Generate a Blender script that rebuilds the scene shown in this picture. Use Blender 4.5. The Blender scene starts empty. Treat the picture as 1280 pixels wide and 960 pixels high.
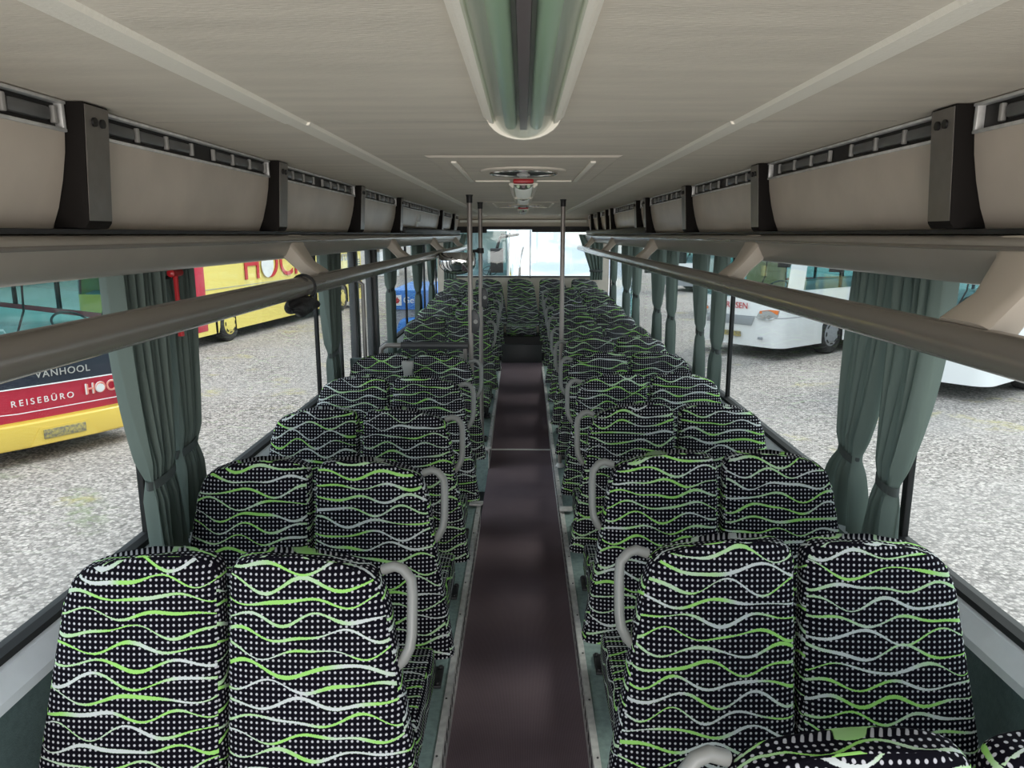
import bpy, bmesh, math, random
from mathutils import Vector, Matrix
random.seed(7)
S = bpy.context.scene
C = S.collection
PI = math.pi
FLOOR = -1.9; POD = -1.75; CEIL = .245; GND = -2.85; LIFT = 1.9

# ------------------------------------------------------------------ materials
def newmat(name):
    m = bpy.data.materials.new(name); m.use_nodes = True
    nt = m.node_tree; nt.nodes.clear()
    out = nt.nodes.new('ShaderNodeOutputMaterial')
    return m, nt, out

def pmat(name, col, rough=.6, metal=0.0, spec=.5, bump=0, bscale=60, vary=0, vscale=8, col2=None, stretch=None, coat=0):
    m, nt, out = newmat(name)
    b = nt.nodes.new('ShaderNodeBsdfPrincipled')
    b.inputs['Base Color'].default_value = (*col, 1); b.inputs['Roughness'].default_value = rough
    b.inputs['Metallic'].default_value = metal; b.inputs['Specular IOR Level'].default_value = spec
    b.inputs['Coat Weight'].default_value = coat
    nt.links.new(b.outputs[0], out.inputs[0])
    if vary or bump:
        tc = nt.nodes.new('ShaderNodeTexCoord'); mp = nt.nodes.new('ShaderNodeMapping')
        nt.links.new(tc.outputs['Object'], mp.inputs[0])
        if stretch: mp.inputs['Scale'].default_value = stretch
    if vary:
        n = nt.nodes.new('ShaderNodeTexNoise'); n.inputs['Scale'].default_value = vscale; n.inputs['Detail'].default_value = 5
        nt.links.new(mp.outputs[0], n.inputs[0])
        mx = nt.nodes.new('ShaderNodeMix'); mx.data_type = 'RGBA'
        c2 = col2 or tuple(max(0, c*(1-vary)) for c in col)
        mx.inputs[6].default_value = (*col, 1); mx.inputs[7].default_value = (*c2, 1)
        rp = nt.nodes.new('ShaderNodeMapRange'); rp.inputs[1].default_value = .35; rp.inputs[2].default_value = .65
        nt.links.new(n.outputs[0], rp.inputs[0]); nt.links.new(rp.outputs[0], mx.inputs[0])
        nt.links.new(mx.outputs[2], b.inputs['Base Color'])
    if bump:
        n2 = nt.nodes.new('ShaderNodeTexNoise'); n2.inputs['Scale'].default_value = bscale; n2.inputs['Detail'].default_value = 3
        nt.links.new(mp.outputs[0], n2.inputs[0])
        bp = nt.nodes.new('ShaderNodeBump'); bp.inputs['Strength'].default_value = bump; bp.inputs['Distance'].default_value = .004
        nt.links.new(n2.outputs[0], bp.inputs['Height']); nt.links.new(bp.outputs[0], b.inputs['Normal'])
    return m

def glassmat(name, tint, refl=1.0, rough=0.0, ior=1.5, base=.04):
    m, nt, out = newmat(name)
    t = nt.nodes.new('ShaderNodeBsdfTransparent'); t.inputs[0].default_value = (*tint, 1)
    g = nt.nodes.new('ShaderNodeBsdfGlossy'); g.inputs['Roughness'].default_value = rough
    lw = nt.nodes.new('ShaderNodeLayerWeight'); lw.inputs[0].default_value = .5; nb = NB(nt)
    p5 = nb.m('POWER', lw.outputs['Facing'], 5.0)
    f = nb.m('MULTIPLY_ADD', p5, 1-base, base)
    k = nt.nodes.new('ShaderNodeMath'); k.operation = 'MULTIPLY'; k.inputs[1].default_value = refl*.6; k.use_clamp = True
    mx = nt.nodes.new('ShaderNodeMixShader')
    nt.links.new(f, k.inputs[0]); nt.links.new(k.outputs[0], mx.inputs[0])
    nt.links.new(t.outputs[0], mx.inputs[1]); nt.links.new(g.outputs[0], mx.inputs[2]); nt.links.new(mx.outputs[0], out.inputs[0])
    return m

def clothmat(name, col, trans):
    m, nt, out = newmat(name)
    d = nt.nodes.new('ShaderNodeBsdfPrincipled'); d.inputs['Base Color'].default_value = (*col, 1); d.inputs['Roughness'].default_value = .75
    t = nt.nodes.new('ShaderNodeBsdfTranslucent'); t.inputs[0].default_value = (*[min(1, c*1.5) for c in col], 1)
    mx = nt.nodes.new('ShaderNodeMixShader'); mx.inputs[0].default_value = trans
    tc = nt.nodes.new('ShaderNodeTexCoord'); n = nt.nodes.new('ShaderNodeTexNoise'); n.inputs['Scale'].default_value = 250
    bp = nt.nodes.new('ShaderNodeBump'); bp.inputs['Strength'].default_value = .15; bp.inputs['Distance'].default_value = .002
    nt.links.new(tc.outputs['Object'], n.inputs[0]); nt.links.new(n.outputs[0], bp.inputs['Height']); nt.links.new(bp.outputs[0], d.inputs['Normal'])
    nt.links.new(d.outputs[0], mx.inputs[1]); nt.links.new(t.outputs[0], mx.inputs[2]); nt.links.new(mx.outputs[0], out.inputs[0])
    return m

class NB:
    """tiny maths-node builder"""
    def __init__(s, nt): s.nt = nt
    def val(s, sock, x):
        if isinstance(x, (int, float)): sock.default_value = x
        else: s.nt.links.new(x, sock)
    def m(s, op, a, b=None, c=None, clamp=False):
        n = s.nt.nodes.new('ShaderNodeMath'); n.operation = op; n.use_clamp = clamp
        s.val(n.inputs[0], a)
        if b is not None: s.val(n.inputs[1], b)
        if c is not None: s.val(n.inputs[2], c)
        return n.outputs[0]
    def comb(s, x, y, z=0.0):
        n = s.nt.nodes.new('ShaderNodeCombineXYZ'); s.val(n.inputs[0], x); s.val(n.inputs[1], y); s.val(n.inputs[2], z); return n.outputs[0]
    def rng(s, x, a, b, c=0.0, d=1.0):
        n = s.nt.nodes.new('ShaderNodeMapRange'); s.val(n.inputs[0], x)
        n.inputs[1].default_value = a; n.inputs[2].default_value = b; n.inputs[3].default_value = c; n.inputs[4].default_value = d
        return n.outputs[0]
    def noise(s, vec, scale=1.0, detail=1.0):
        n = s.nt.nodes.new('ShaderNodeTexNoise'); n.inputs['Scale'].default_value = scale; n.inputs['Detail'].default_value = detail
        s.nt.links.new(vec, n.inputs[0]); return n.outputs[0]
    def mix(s, f, a, b):
        n = s.nt.nodes.new('ShaderNodeMix'); n.data_type = 'RGBA'; s.val(n.inputs[0], f)
        for sock, x in ((n.inputs[6], a), (n.inputs[7], b)):
            if isinstance(x, tuple): sock.default_value = (*x, 1)
            else: s.nt.links.new(x, sock)
        return n.outputs[2]

def fabric():
    m, nt, out = newmat('black_wave_fabric'); nb = NB(nt)
    uv = nt.nodes.new('ShaderNodeUVMap'); uv.uv_map = 'UVMap'
    sx = nt.nodes.new('ShaderNodeSeparateXYZ'); nt.links.new(uv.outputs[0], sx.inputs[0])
    oi = nt.nodes.new('ShaderNodeObjectInfo')
    rnd = oi.outputs['Random']
    u = nb.m('ADD', sx.outputs[0], nb.m('MULTIPLY', rnd, 7.3)); v = nb.m('ADD', sx.outputs[1], nb.m('MULTIPLY', rnd, 31.0))
    P = .0128
    du = nb.m('SUBTRACT', nb.m('FRACT', nb.m('DIVIDE', sx.outputs[0], P)), .5)
    dv = nb.m('SUBTRACT', nb.m('FRACT', nb.m('DIVIDE', sx.outputs[1], P)), .5)
    dd = nb.m('SQRT', nb.m('ADD', nb.m('MULTIPLY', du, du), nb.m('MULTIPLY', dv, dv)))
    dots = nb.rng(dd, .26, .18)
    SP = .038
    rough_n = nb.m('MULTIPLY', nb.m('SUBTRACT', nb.noise(nb.comb(u, v), 330, 1), .5), .0035)
    fac = None; colf = None
    idx = nb.m('FLOOR', nb.m('DIVIDE', v, SP))
    for k in (-1, 0, 1):
        i = nb.m('ADD', idx, float(k))
        wn = nt.nodes.new('ShaderNodeTexWhiteNoise'); wn.noise_dimensions = '1D'; nt.links.new(i, wn.inputs['W'])
        sc = nt.nodes.new('ShaderNodeSeparateColor'); nt.links.new(wn.outputs['Color'], sc.inputs[0])
        r, g, b = sc.outputs
        ph1 = nb.m('MULTIPLY_ADD', u, nb.m('MULTIPLY_ADD', r, 11.0, 26.0), nb.m('MULTIPLY', g, 6.283))
        ph2 = nb.m('MULTIPLY_ADD', u, nb.m('MULTIPLY_ADD', g, 10.0, 40.0), nb.m('MULTIPLY', b, 6.283))
        am = nb.m('MULTIPLY_ADD', b, .008, .0075)
        w = nb.m('ADD', nb.m('MULTIPLY', nb.m('SINE', ph1), am), nb.m('MULTIPLY', nb.m('SINE', ph2), .0058))
        cen = nb.m('ADD', nb.m('MULTIPLY', nb.m('ADD', i, .5), SP), w)
        dist = nb.m('ABSOLUTE', nb.m('SUBTRACT', nb.m('ADD', v, rough_n), cen))
        th = nb.rng(nb.noise(nb.comb(u, nb.m('MULTIPLY', i, 3.7)), 7.0, 1), .35, .65, .0009, .0042)
        f = nb.rng(nb.m('SUBTRACT', dist, th), .0009, 0.0)
        cf = nb.rng(nb.noise(nb.comb(u, nb.m('MULTIPLY_ADD', i, 5.1, 9.0)), 5.0, 1), .42, .56)
        if fac is None: fac, colf = f, cf
        else:
            colf = nb.m('ADD', nb.m('MULTIPLY', colf, nb.m('SUBTRACT', 1.0, f)), nb.m('MULTIPLY', cf, f))
            fac = nb.m('MAXIMUM', fac, f)
    base = nb.mix(dots, (.0045, .004, .007), (.48, .47, .50))
    line = nb.mix(colf, (.54, .57, .56), (.31, .62, .15))
    col = nb.mix(fac, base, line)
    bs = nt.nodes.new('ShaderNodeBsdfPrincipled'); nt.links.new(col, bs.inputs['Base Color'])
    bs.inputs['Roughness'].default_value = .9; bs.inputs['Specular IOR Level'].default_value = .06
    nt.links.new(bs.outputs[0], out.inputs[0])
    return m

def gravel():
    m, nt, out = newmat('gravel'); nb = NB(nt)
    tc = nt.nodes.new('ShaderNodeTexCoord'); o = tc.outputs['Object']
    vo = nt.nodes.new('ShaderNodeTexVoronoi'); vo.inputs['Scale'].default_value = 30; nt.links.new(o, vo.inputs[0])
    sc = nt.nodes.new('ShaderNodeSeparateColor'); nt.links.new(vo.outputs['Color'], sc.inputs[0])
    st = nb.mix(sc.outputs[0], (.115, .095, .086), (.66, .575, .53))
    edge = nb.rng(vo.outputs['Distance'], .35, .75)
    st = nb.mix(nb.m('MULTIPLY', edge, .6), st, (.10, .09, .08))
    st = nb.mix(nb.rng(nb.noise(o, .35, 3), .4, .62), st, nb.mix(.35, st, (.40, .36, .34)))
    pa = nb.m('MULTIPLY', nb.rng(nb.noise(o, .9, 5), .60, .68), nb.rng(nb.noise(o, 7, 3), .4, .6))
    st = nb.mix(nb.m('MULTIPLY', pa, .55), st, (.42, .36, .12))
    gp = nb.m('MULTIPLY', nb.rng(nb.noise(o, .5, 6), .66, .72), nb.rng(nb.noise(o, 9, 3), .42, .6))
    st = nb.mix(nb.m('MULTIPLY', gp, .5), st, (.16, .22, .08))
    bs = nt.nodes.new('ShaderNodeBsdfPrincipled'); nt.links.new(st, bs.inputs['Base Color']); bs.inputs['Roughness'].default_value = .9
    bp = nt.nodes.new('ShaderNodeBump'); bp.inputs['Strength'].default_value = .5; bp.inputs['Distance'].default_value = .02
    bp.invert = True
    nt.links.new(vo.outputs['Distance'], bp.inputs['Height']); nt.links.new(bp.outputs[0], bs.inputs['Normal'])
    nt.links.new(bs.outputs[0], out.inputs[0]); return m

def carpet():
    m, nt, out = newmat('carpet'); nb = NB(nt)
    tc = nt.nodes.new('ShaderNodeTexCoord'); o = tc.outputs['Object']
    sx = nt.nodes.new('ShaderNodeSeparateXYZ'); nt.links.new(o, sx.inputs[0])
    a = nb.m('SINE', nb.m('MULTIPLY', nb.m('ADD', sx.outputs[0], sx.outputs[1]), 700)); b = nb.m('SINE', nb.m('MULTIPLY', nb.m('SUBTRACT', sx.outputs[0], sx.outputs[1]), 700))
    w = nb.rng(nb.m('MULTIPLY', a, b), -.6, .8)
    c = nb.mix(w, (.088, .066, .078), (.31, .24, .27))
    c = nb.mix(nb.rng(nb.noise(o, 1.6, 4), .4, .65), c, nb.mix(.3, c, (.05, .035, .04)))
    c = nb.mix(nb.m('MULTIPLY', nb.noise(o, 160, 2), .35), c, (.16, .11, .125))
    bs = nt.nodes.new('ShaderNodeBsdfPrincipled'); nt.links.new(c, bs.inputs['Base Color']); bs.inputs['Roughness'].default_value = .95; bs.inputs['Specular IOR Level'].default_value = .1
    nt.links.new(bs.outputs[0], out.inputs[0]); return m

M = dict(
 fabric=fabric(), gravel=gravel(), carpet=carpet(),
 ceil=pmat('ceiling_vinyl', (.76, .69, .59), .75, bump=.25, bscale=55, vary=.10, vscale=3, stretch=(1, 6, 6)),
 strip=pmat('ceiling_strip_vinyl', (.92, .87, .77), .7, bump=.2, bscale=140),
 panel=pmat('cove_panel_vinyl', (.60, .52, .44), .42, bump=.1, bscale=40, vary=.12, vscale=6),
 beige=pmat('rear_beige_plastic', (.66, .58, .49), .55, vary=.1),
 bracket=pmat('bracket_lit_metal', (.26, .24, .22), .36, metal=.6, vary=.15, vscale=20),  # lighter copy of the bracket metal, painted as its lit aisle face
 brshade=pmat('bracket_side_shade', (.012,.010,.009), .75, spec=.15), black=pmat('black_plastic', (.012, .011, .011), .5), rubber=pmat('black_rubber', (.015, .015, .016), .7),  # bracket sides painted near-black to hold their shade
 satin=pmat('satin_grey_black', (.06, .06, .062), .4),
 chrome=pmat('bright_metal', (.75, .73, .70), .22, metal=1), alu=pmat('aluminium_trim', (.82, .81, .79), .45, metal=.25, vary=.25, vscale=30),
 rail=pmat('grey_profile', (.33, .30, .26), .35, coat=.15, vary=.08), tube=pmat('grey_tube', (.25, .225, .20), .27, metal=.35, coat=.3),
 arm=pmat('beige_arm_plastic', (.55, .48, .40), .5),
 polemat=pmat('pole_enamel', (.30, .27, .25), .3, metal=.3), handle=pmat('grab_handle_plastic', (.23, .23, .215), .38), legm=pmat('charcoal_steel', (.035, .035, .037), .45, metal=.4),
 teal=pmat('teal_vinyl', (.30, .41, .39), .6, bump=.2, bscale=200, vary=.25, vscale=40), tealdark=pmat('teal_wall_panel', (.11, .155, .15), .6, bump=.3, bscale=250, vary=.2, vscale=60),
 sill=pmat('sill_aluminium', (.80, .82, .86), .4, metal=.15, vary=.1), curtain=clothmat('green_curtain_cloth', (.135, .175, .155), .25), band=pmat('curtain_tie_cloth', (.055, .065, .062), .8),
 glass=glassmat('window_glass', (.93, .97, .95), 1.0), redp=pmat('red_plastic', (.45, .015, .02), .35), redc=pmat('red_cloth', (.55, .01, .015), .7), white=pmat('white_sticker', (.8, .8, .78), .5), greyp=pmat('grey_plastic', (.34, .33, .31), .5),
 peach=pmat('orange_pink_lettering', (.85,.30,.22), .5), bag=pmat('black_cloth_bag', (.012, .012, .013), .6, bump=1.0, bscale=45),
 louvre=pmat('louvre_grey', (.12,.12,.12), .35), lens=glassmat('lamp_lens', (.93, .97, .93), 1.6, .18), lampin=pmat('lamp_reflector', (.85, .86, .80), .4), lamptube=pmat('lamp_tube', (.75, .80, .76), .3), lampstreak=pmat('lamp_dark_streak', (.20, .15, .17), .4), lampgreenstreak=pmat('lamp_green_streak', (.50, .66, .48), .35),  # lamp green and purple-brown hold streaks reflected in the lens
 mirror=pmat('convex_mirror', (.9, .9, .9), .03, metal=1),
 yellow=pmat('yellow_paint', (.80, .56, .10), .35, coat=.4), yel2=pmat('pale_yellow_paint', (.82, .66, .16), .4, coat=.3), red=pmat('red_paint', (.52, .02, .05), .35, coat=.4), cwhite=pmat('white_paint', (.88, .88, .88), .3, coat=.4), blue=pmat('blue_paint', (.04, .20, .60), .4), dkglass=pmat('dark_coach_glass', (.04, .07, .09), .1, spec=.8), blackp=pmat('black_gloss_paint', (.03, .035, .05), .2, coat=.5), orange=pmat('orange_lamp', (.85, .22, .05), .3), hl=pmat('headlamp_glass', (.55, .56, .56), .15, metal=.3), wingl=glassmat('windscreen_glass', (.62, .80, .80), 1.2), coatgl=glassmat('sky_reflecting_windscreen', (.62, .78, .84), 1.6, base=.75), tealin=pmat('teal_dashboard', (.30, .45, .43), .7), tyre=pmat('tyre', (.035, .033, .032), .85), grey=pmat('grey_paint', (.33, .34, .36), .5), plate=pmat('number_plate', (.16, .15, .13), .6, vary=1, vscale=26, col2=(.50, .40, .12)), text_white=pmat('white_lettering', (.85, .82, .80), .5), text_red=pmat('red_lettering', (.55, .02, .03), .5), text_grey=pmat('grey_lettering', (.45, .43, .40), .5), tan=pmat('tan_cover', (.50, .36, .18), .7), leaf=pmat('hedge_leaf', (.10, .17, .06), .8, vary=.6, vscale=5), bark=pmat('bark', (.12, .09, .06), .9), wall=pmat('building_plaster', (.60, .60, .58), .8))

# ------------------------------------------------------------------ mesh builder
class MB:
    def __init__(s): s.v = []; s.f = []; s.mi = []; s.cur = 0
    def add(s, vs, fs):
        o = len(s.v); s.v += [tuple(p) for p in vs]; s.f += [tuple(i+o for i in f) for f in fs]; s.mi += [s.cur]*len(fs); return s
    def box(s, x0, x1, y0, y1, z0, z1):
        s.add([(x0,y0,z0),(x1,y0,z0),(x1,y1,z0),(x0,y1,z0),(x0,y0,z1),(x1,y0,z1),(x1,y1,z1),(x0,y1,z1)],
              [(3,2,1,0),(4,5,6,7),(0,1,5,4),(1,2,6,5),(2,3,7,6),(3,0,4,7)]); return s
    def prism(s, prof, y0, y1):
        """prof: (x,z) outline extruded in y"""
        n = len(prof)
        s.add([(p[0],y0,p[1]) for p in prof]+[(p[0],y1,p[1]) for p in prof],
              [tuple(range(n)), tuple(range(2*n-1, n-1, -1))]+[(i, i+n, (i+1)%n+n, (i+1)%n) for i in range(n)]); return s
    def prism_z(s, prof, z0, z1):
        n = len(prof)
        s.add([(p[0],p[1],z0) for p in prof]+[(p[0],p[1],z1) for p in prof],
              [tuple(range(n-1,-1,-1)), tuple(range(n, 2*n))]+[(i, (i+1)%n, (i+1)%n+n, i+n) for i in range(n)]); return s
    def prism_x(s, prof, x0, x1):
        n = len(prof)
        s.add([(x0,p[0],p[1]) for p in prof]+[(x1,p[0],p[1]) for p in prof],
              [tuple(range(n-1,-1,-1)), tuple(range(n, 2*n))]+[(i, (i+1)%n, (i+1)%n+n, i+n) for i in range(n)]); return s
    def tube(s, pts, r, n=12, rad=None):
        pts = [Vector(p) for p in pts]; rings = []
        up = None
        for i, p in enumerate(pts):
            d = (pts[min(i+1, len(pts)-1)]-pts[max(i-1, 0)]).normalized()
            if up is None:
                a = Vector((0,0,1)) if abs(d.z) < .9 else Vector((1,0,0)); up = (a-d*a.dot(d)).normalized()
            else: up = (up-d*up.dot(d)).normalized()
            sd = d.cross(up); rr = rad[i] if rad else r
            rings.append([p+up*math.cos(2*PI*k/n)*rr+sd*math.sin(2*PI*k/n)*rr for k in range(n)])
        vs = [q for R in rings for q in R]; fs = []
        for i in range(len(pts)-1):
            for k in range(n): fs.append((i*n+k, i*n+(k+1)%n, (i+1)*n+(k+1)%n, (i+1)*n+k))
        fs.append(tuple(range(n-1,-1,-1))); fs.append(tuple(range((len(pts)-1)*n, len(pts)*n)))
        s.add(vs, fs); return s
    def ell(s, c, r, n=16, m=10):
        vs = []; fs = []
        for j in range(m+1):
            t = PI*j/m
            for k in range(n): a = 2*PI*k/n; vs.append((c[0]+r[0]*math.sin(t)*math.cos(a), c[1]+r[1]*math.sin(t)*math.sin(a), c[2]+r[2]*math.cos(t)))
        for j in range(m):
            for k in range(n): fs.append((j*n+k, (j+1)*n+k, (j+1)*n+(k+1)%n, j*n+(k+1)%n))
        s.add(vs, fs); return s
    def grid(s, fn, nu, nv):
        vs = [fn(i/nu, j/nv) for j in range(nv+1) for i in range(nu+1)]
        s.add(vs, [(j*(nu+1)+i, j*(nu+1)+i+1, (j+1)*(nu+1)+i+1, (j+1)*(nu+1)+i) for j in range(nv) for i in range(nu)]); return s
    def build_each(s, name, mat, parent=None, **kw):
        par = list(range(len(s.v)))
        def fd(a):
            while par[a] != a: par[a] = par[par[a]]; a = par[a]
            return a
        for f in s.f:
            for q in f[1:]: par[fd(f[0])] = fd(q)
        gr = {}
        for f in s.f: gr.setdefault(fd(f[0]), []).append(f)
        out = []
        for fs in gr.values():
            ids = sorted({i for f in fs for i in f}); mp = {i: k for k, i in enumerate(ids)}
            m = MB(); m.add([s.v[i] for i in ids], [tuple(mp[i] for i in f) for f in fs]); out.append(m.build(name, mat, parent, **kw))
        return out
    def build(s, name, mat, parent=None, smooth=False, bevel=0, seg=2, loc=None, uv=False, ang=35):
        me = bpy.data.meshes.new(name); me.from_pydata(s.v, [], s.f)
        bm = bmesh.new(); bm.from_mesh(me)
        bmesh.ops.remove_doubles(bm, verts=bm.verts, dist=1e-5)
        bmesh.ops.recalc_face_normals(bm, faces=bm.faces)
        if bevel:
            es = [e for e in bm.edges if len(e.link_faces) == 2 and e.calc_face_angle(0) > math.radians(30)]
            bmesh.ops.bevel(bm, geom=es, offset=bevel, segments=seg, profile=.5, affect='EDGES', clamp_overlap=True)
        for f in bm.faces: f.smooth = smooth or bool(bevel)
        for e in bm.edges:
            if len(e.link_faces) == 2 and e.calc_face_angle(0) > math.radians(ang): e.smooth = False
        if uv:
            L = bm.loops.layers.uv.new('UVMap')
            for f in bm.faces:
                n = f.normal; a = [abs(n.x), abs(n.y), abs(n.z)]
                for l in f.loops:
                    p = l.vert.co
                    if a[1] >= a[0] and a[1] >= a[2]*.8: q = (p.x, p.z+.13*0)
                    elif a[2] >= a[0]: q = (p.x, -p.y+p.z*0+.9)
                    else: q = (p.y+.3, p.z)
                    l[L].uv = q
        bm.to_mesh(me); bm.free()
        for mm in (mat if isinstance(mat, (list, tuple)) else [mat]): me.materials.append(mm)
        if isinstance(mat, (list, tuple)) and len(set(s.mi)) > 1 and not bevel:
            pass
        o = bpy.data.objects.new(name, me); C.objects.link(o)
        if loc: o.location = loc
        if parent: o.parent = parent
        return o

def tag(o, label=None, cat=None, group=None, kind=None):
    if label: o['label'] = label
    if cat: o['category'] = cat
    if group: o['group'] = group
    if kind: o['kind'] = kind
    return o
def thing(name, label, cat, loc=(0,0,0), rz=0, group=None):
    o = bpy.data.objects.new(name, None); C.objects.link(o); o.location = loc; o.rotation_euler = (0,0,rz); o.empty_display_size = .1
    return tag(o, label, cat, group)
def struct(o, label=None, cat=None): return tag(o, label, cat, None, 'structure')
def copy_tree(o, parent=None):
    c = o.copy(); C.objects.link(c); c.parent = parent
    for ch in list(o.children): copy_tree(ch, c)
    return c
def text(s, size, mat, parent, name, mtx, ext=.004, spacing=1.0, sx=1.0):
    cu = bpy.data.curves.new(name, 'FONT'); cu.body = s; cu.size = size; cu.extrude = ext; cu.align_x = 'CENTER'; cu.align_y = 'CENTER'; cu.space_character = spacing
    t = bpy.data.objects.new(name, cu); C.objects.link(t)
    bpy.context.view_layer.update()
    me = bpy.data.meshes.new_from_object(t.evaluated_get(bpy.context.evaluated_depsgraph_get()))
    bpy.data.objects.remove(t); bpy.data.curves.remove(cu)
    me.materials.clear(); me.materials.append(mat)
    me.transform(mtx @ Matrix.Diagonal((sx,1,1,1)))
    o = bpy.data.objects.new(name, me); C.objects.link(o); o.parent = parent
    return o

# ------------------------------------------------------------------ shell
def rise(y): return 0 if y < 6.2 else min(.12, (y-6.2)*.036)
def floor_z(y): return FLOOR if y < 6.4 else FLOOR+min(.26, (y-6.4)*.26/3.1)
XL, XR = -.283, .252
Y0, Y1 = -.45, 10.6
b = MB(); ys = [Y0, 6.4, 9.5]
for i in range(2): b.add([(XL,ys[i],floor_z(ys[i])),(XR,ys[i],floor_z(ys[i])),(XR,ys[i+1],floor_z(ys[i+1])),(XL,ys[i+1],floor_z(ys[i+1])),
      (XL,ys[i],floor_z(ys[i])-.05),(XR,ys[i],floor_z(ys[i])-.05),(XR,ys[i+1],floor_z(ys[i+1])-.05),(XL,ys[i+1],floor_z(ys[i+1])-.05)],
      [(0,1,2,3),(4,7,6,5),(0,4,5,1),(1,5,6,2),(2,6,7,3),(3,7,4,0)])
struct(b.build('floor', M['carpet']), 'dark plum carpet running down the aisle', 'floor')
# carpet seams
for yy in (3.25, 7.55):
    pass
b = MB(); b.box(XL+.005, XR-.005, 6.385, 6.41, FLOOR, FLOOR+.008)
tag(b.build('floor_strip', M['white'], bevel=.002), 'thin white strip across the aisle carpet', 'strip')

def podium(side, y0, y1, n):
    xi = XL if side < 0 else XR; xo = 1.22*side
    b = MB(); seg = [y0]+([6.2] if y0 < 6.2 < y1 else [])+[y1]
    for a, c in zip(seg, seg[1:]):
        za, zc = POD+rise(a), POD+rise(c)
        b.add([(xi,a,FLOOR-.3),(xo,a,FLOOR-.3),(xo,c,FLOOR-.3),(xi,c,FLOOR-.3),(xi,a,za),(xo,a,za),(xo,c,zc),(xi,c,zc)],
              [(0,1,2,3),(7,6,5,4),(0,4,5,1),(1,5,6,2),(2,6,7,3),(3,7,4,0)])
    o = b.build('floor', M['teal']); struct(o, 'raised teal vinyl seat platform '+n, 'floor platform')
    # aluminium edge: top lip + side with slots
    b = MB(); s_ = -side
    for a, c in zip(seg, seg[1:]):
        za, zc = POD+rise(a)+.003, POD+rise(c)+.003
        x0, x1 = sorted((xi+s_*.010, xi-s_*.015))
        b.add([(x0,a,za-.02),(x1,a,za-.02),(x1,c,zc-.02),(x0,c,zc-.02),(x0,a,za+.006),(x1,a,za+.006),(x1,c,zc+.006),(x0,c,zc+.006)],
              [(0,1,2,3),(7,6,5,4),(0,4,5,1),(1,5,6,2),(2,6,7,3),(3,7,4,0)])
        x0, x1 = sorted((xi+s_*.006, xi))
        b.add([(x0,a,FLOOR+.002),(x1,a,FLOOR+.002),(x1,c,floor_z(c)),(x0,c,floor_z(c)),(x0,a,za-.02),(x1,a,za-.02),(x1,c,zc-.02),(x0,c,zc-.02)],
              [(0,1,2,3),(7,6,5,4),(0,4,5,1),(1,5,6,2),(2,6,7,3),(3,7,4,0)])
    t = b.build('edge_trim', M['alu']); tag(t, 'scuffed aluminium edge trim along the '+n+' platform', 'trim')
    b = MB(); y = y0+.05
    while y < min(y1, 6.2)-.06:
        x0, x1 = sorted((xi+s_*.004, xi+s_*.0075))
        b.box(x0, x1, y, y+.03, POD-.085, POD-.045); y += .07
    if b.v:
        b.build('perforation', M['black'], t)
    b = MB(); y = y0+.1
    while y < y1:
        b.tube([(xi-s_*.006, y, POD+rise(y)+.008), (xi-s_*.006, y, POD+rise(y)+.0115)], .004, 8); y += .32
    b.build('screw_heads', M['satin'], t, smooth=True)
podium(-1, Y0, 4.62, 'left of the aisle before the door')
podium(-1, 5.85, Y1, 'left of the aisle behind the door')
podium(1, Y0, Y1, 'right of the aisle')
# corner caps
for x, y, z, l in ((XL-.02, 4.60, POD+.012, 'near the left stairwell edge'), (XL-.02, 5.87, POD+.012, 'at the far stairwell edge'), (XR+.03, 4.5, POD+.016, 'on the right platform edge')):
    b = MB(); b.prism_z([(-.045,-.035),(.03,-.035),(.045,-.01),(.045,.03),(-.045,.03)], 0, .014); 
    tag(b.build('corner_cap', M['alu'], bevel=.003, loc=(x,y,z)), 'small bright metal corner cap '+l, 'cap', 'platform corner caps')
# stairwell
b = MB(); b.box(-1.22, XL, 4.62, 5.85, FLOOR-.50, FLOOR-.42); b.box(-.62, XL-.002, 4.62, 5.85, FLOOR-.42, FLOOR-.2)
struct(b.build('stairwell_steps', M['black']), 'black steps down to the left side door', 'steps')

SILL = -.965
def wall(side, y0, y1, name, lab):
    b = MB(); xa, xb = sorted((1.19*side, 1.26*side)); b.box(xa, xb, y0, y1, FLOOR-.5, SILL-.02)
    o = b.build(name, M['tealdark']); struct(o, lab, 'wall'); return o
wall(-1, Y0, 4.7, 'wall_left', 'dark teal lower side wall left of the front seats')
wall(-1, 5.95, Y1, 'wall_left', 'dark teal lower side wall left behind the door')
wall(1, Y0, Y1, 'wall_right', 'dark teal lower side wall right of the seats')
def sill(side, y0, y1, nm):
    s = side; b = MB(); b.prism([(1.245*s, SILL-.02), (1.20*s, SILL-.005), (1.185*s, SILL-.012), (1.15*s, SILL-.055), (1.145*s, SILL-.075), (1.16*s, SILL-.075), (1.245*s, SILL-.06)], y0, y1)
    o = struct(b.build('trim_'+nm, M['sill']), 'brushed aluminium window sill '+('left' if s < 0 else 'right'), 'sill')
    b = MB(); b.prism([(1.235*s, SILL-.01), (1.195*s, SILL-.006), (1.195*s, SILL+.012), (1.215*s, SILL+.02), (1.235*s, SILL+.02)], y0, y1); b.build('gasket', M['rubber'], o)
sill(-1, Y0, 4.7, '1'); sill(-1, 5.95, Y1, '2'); sill(1, Y0, Y1, '3')

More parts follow.
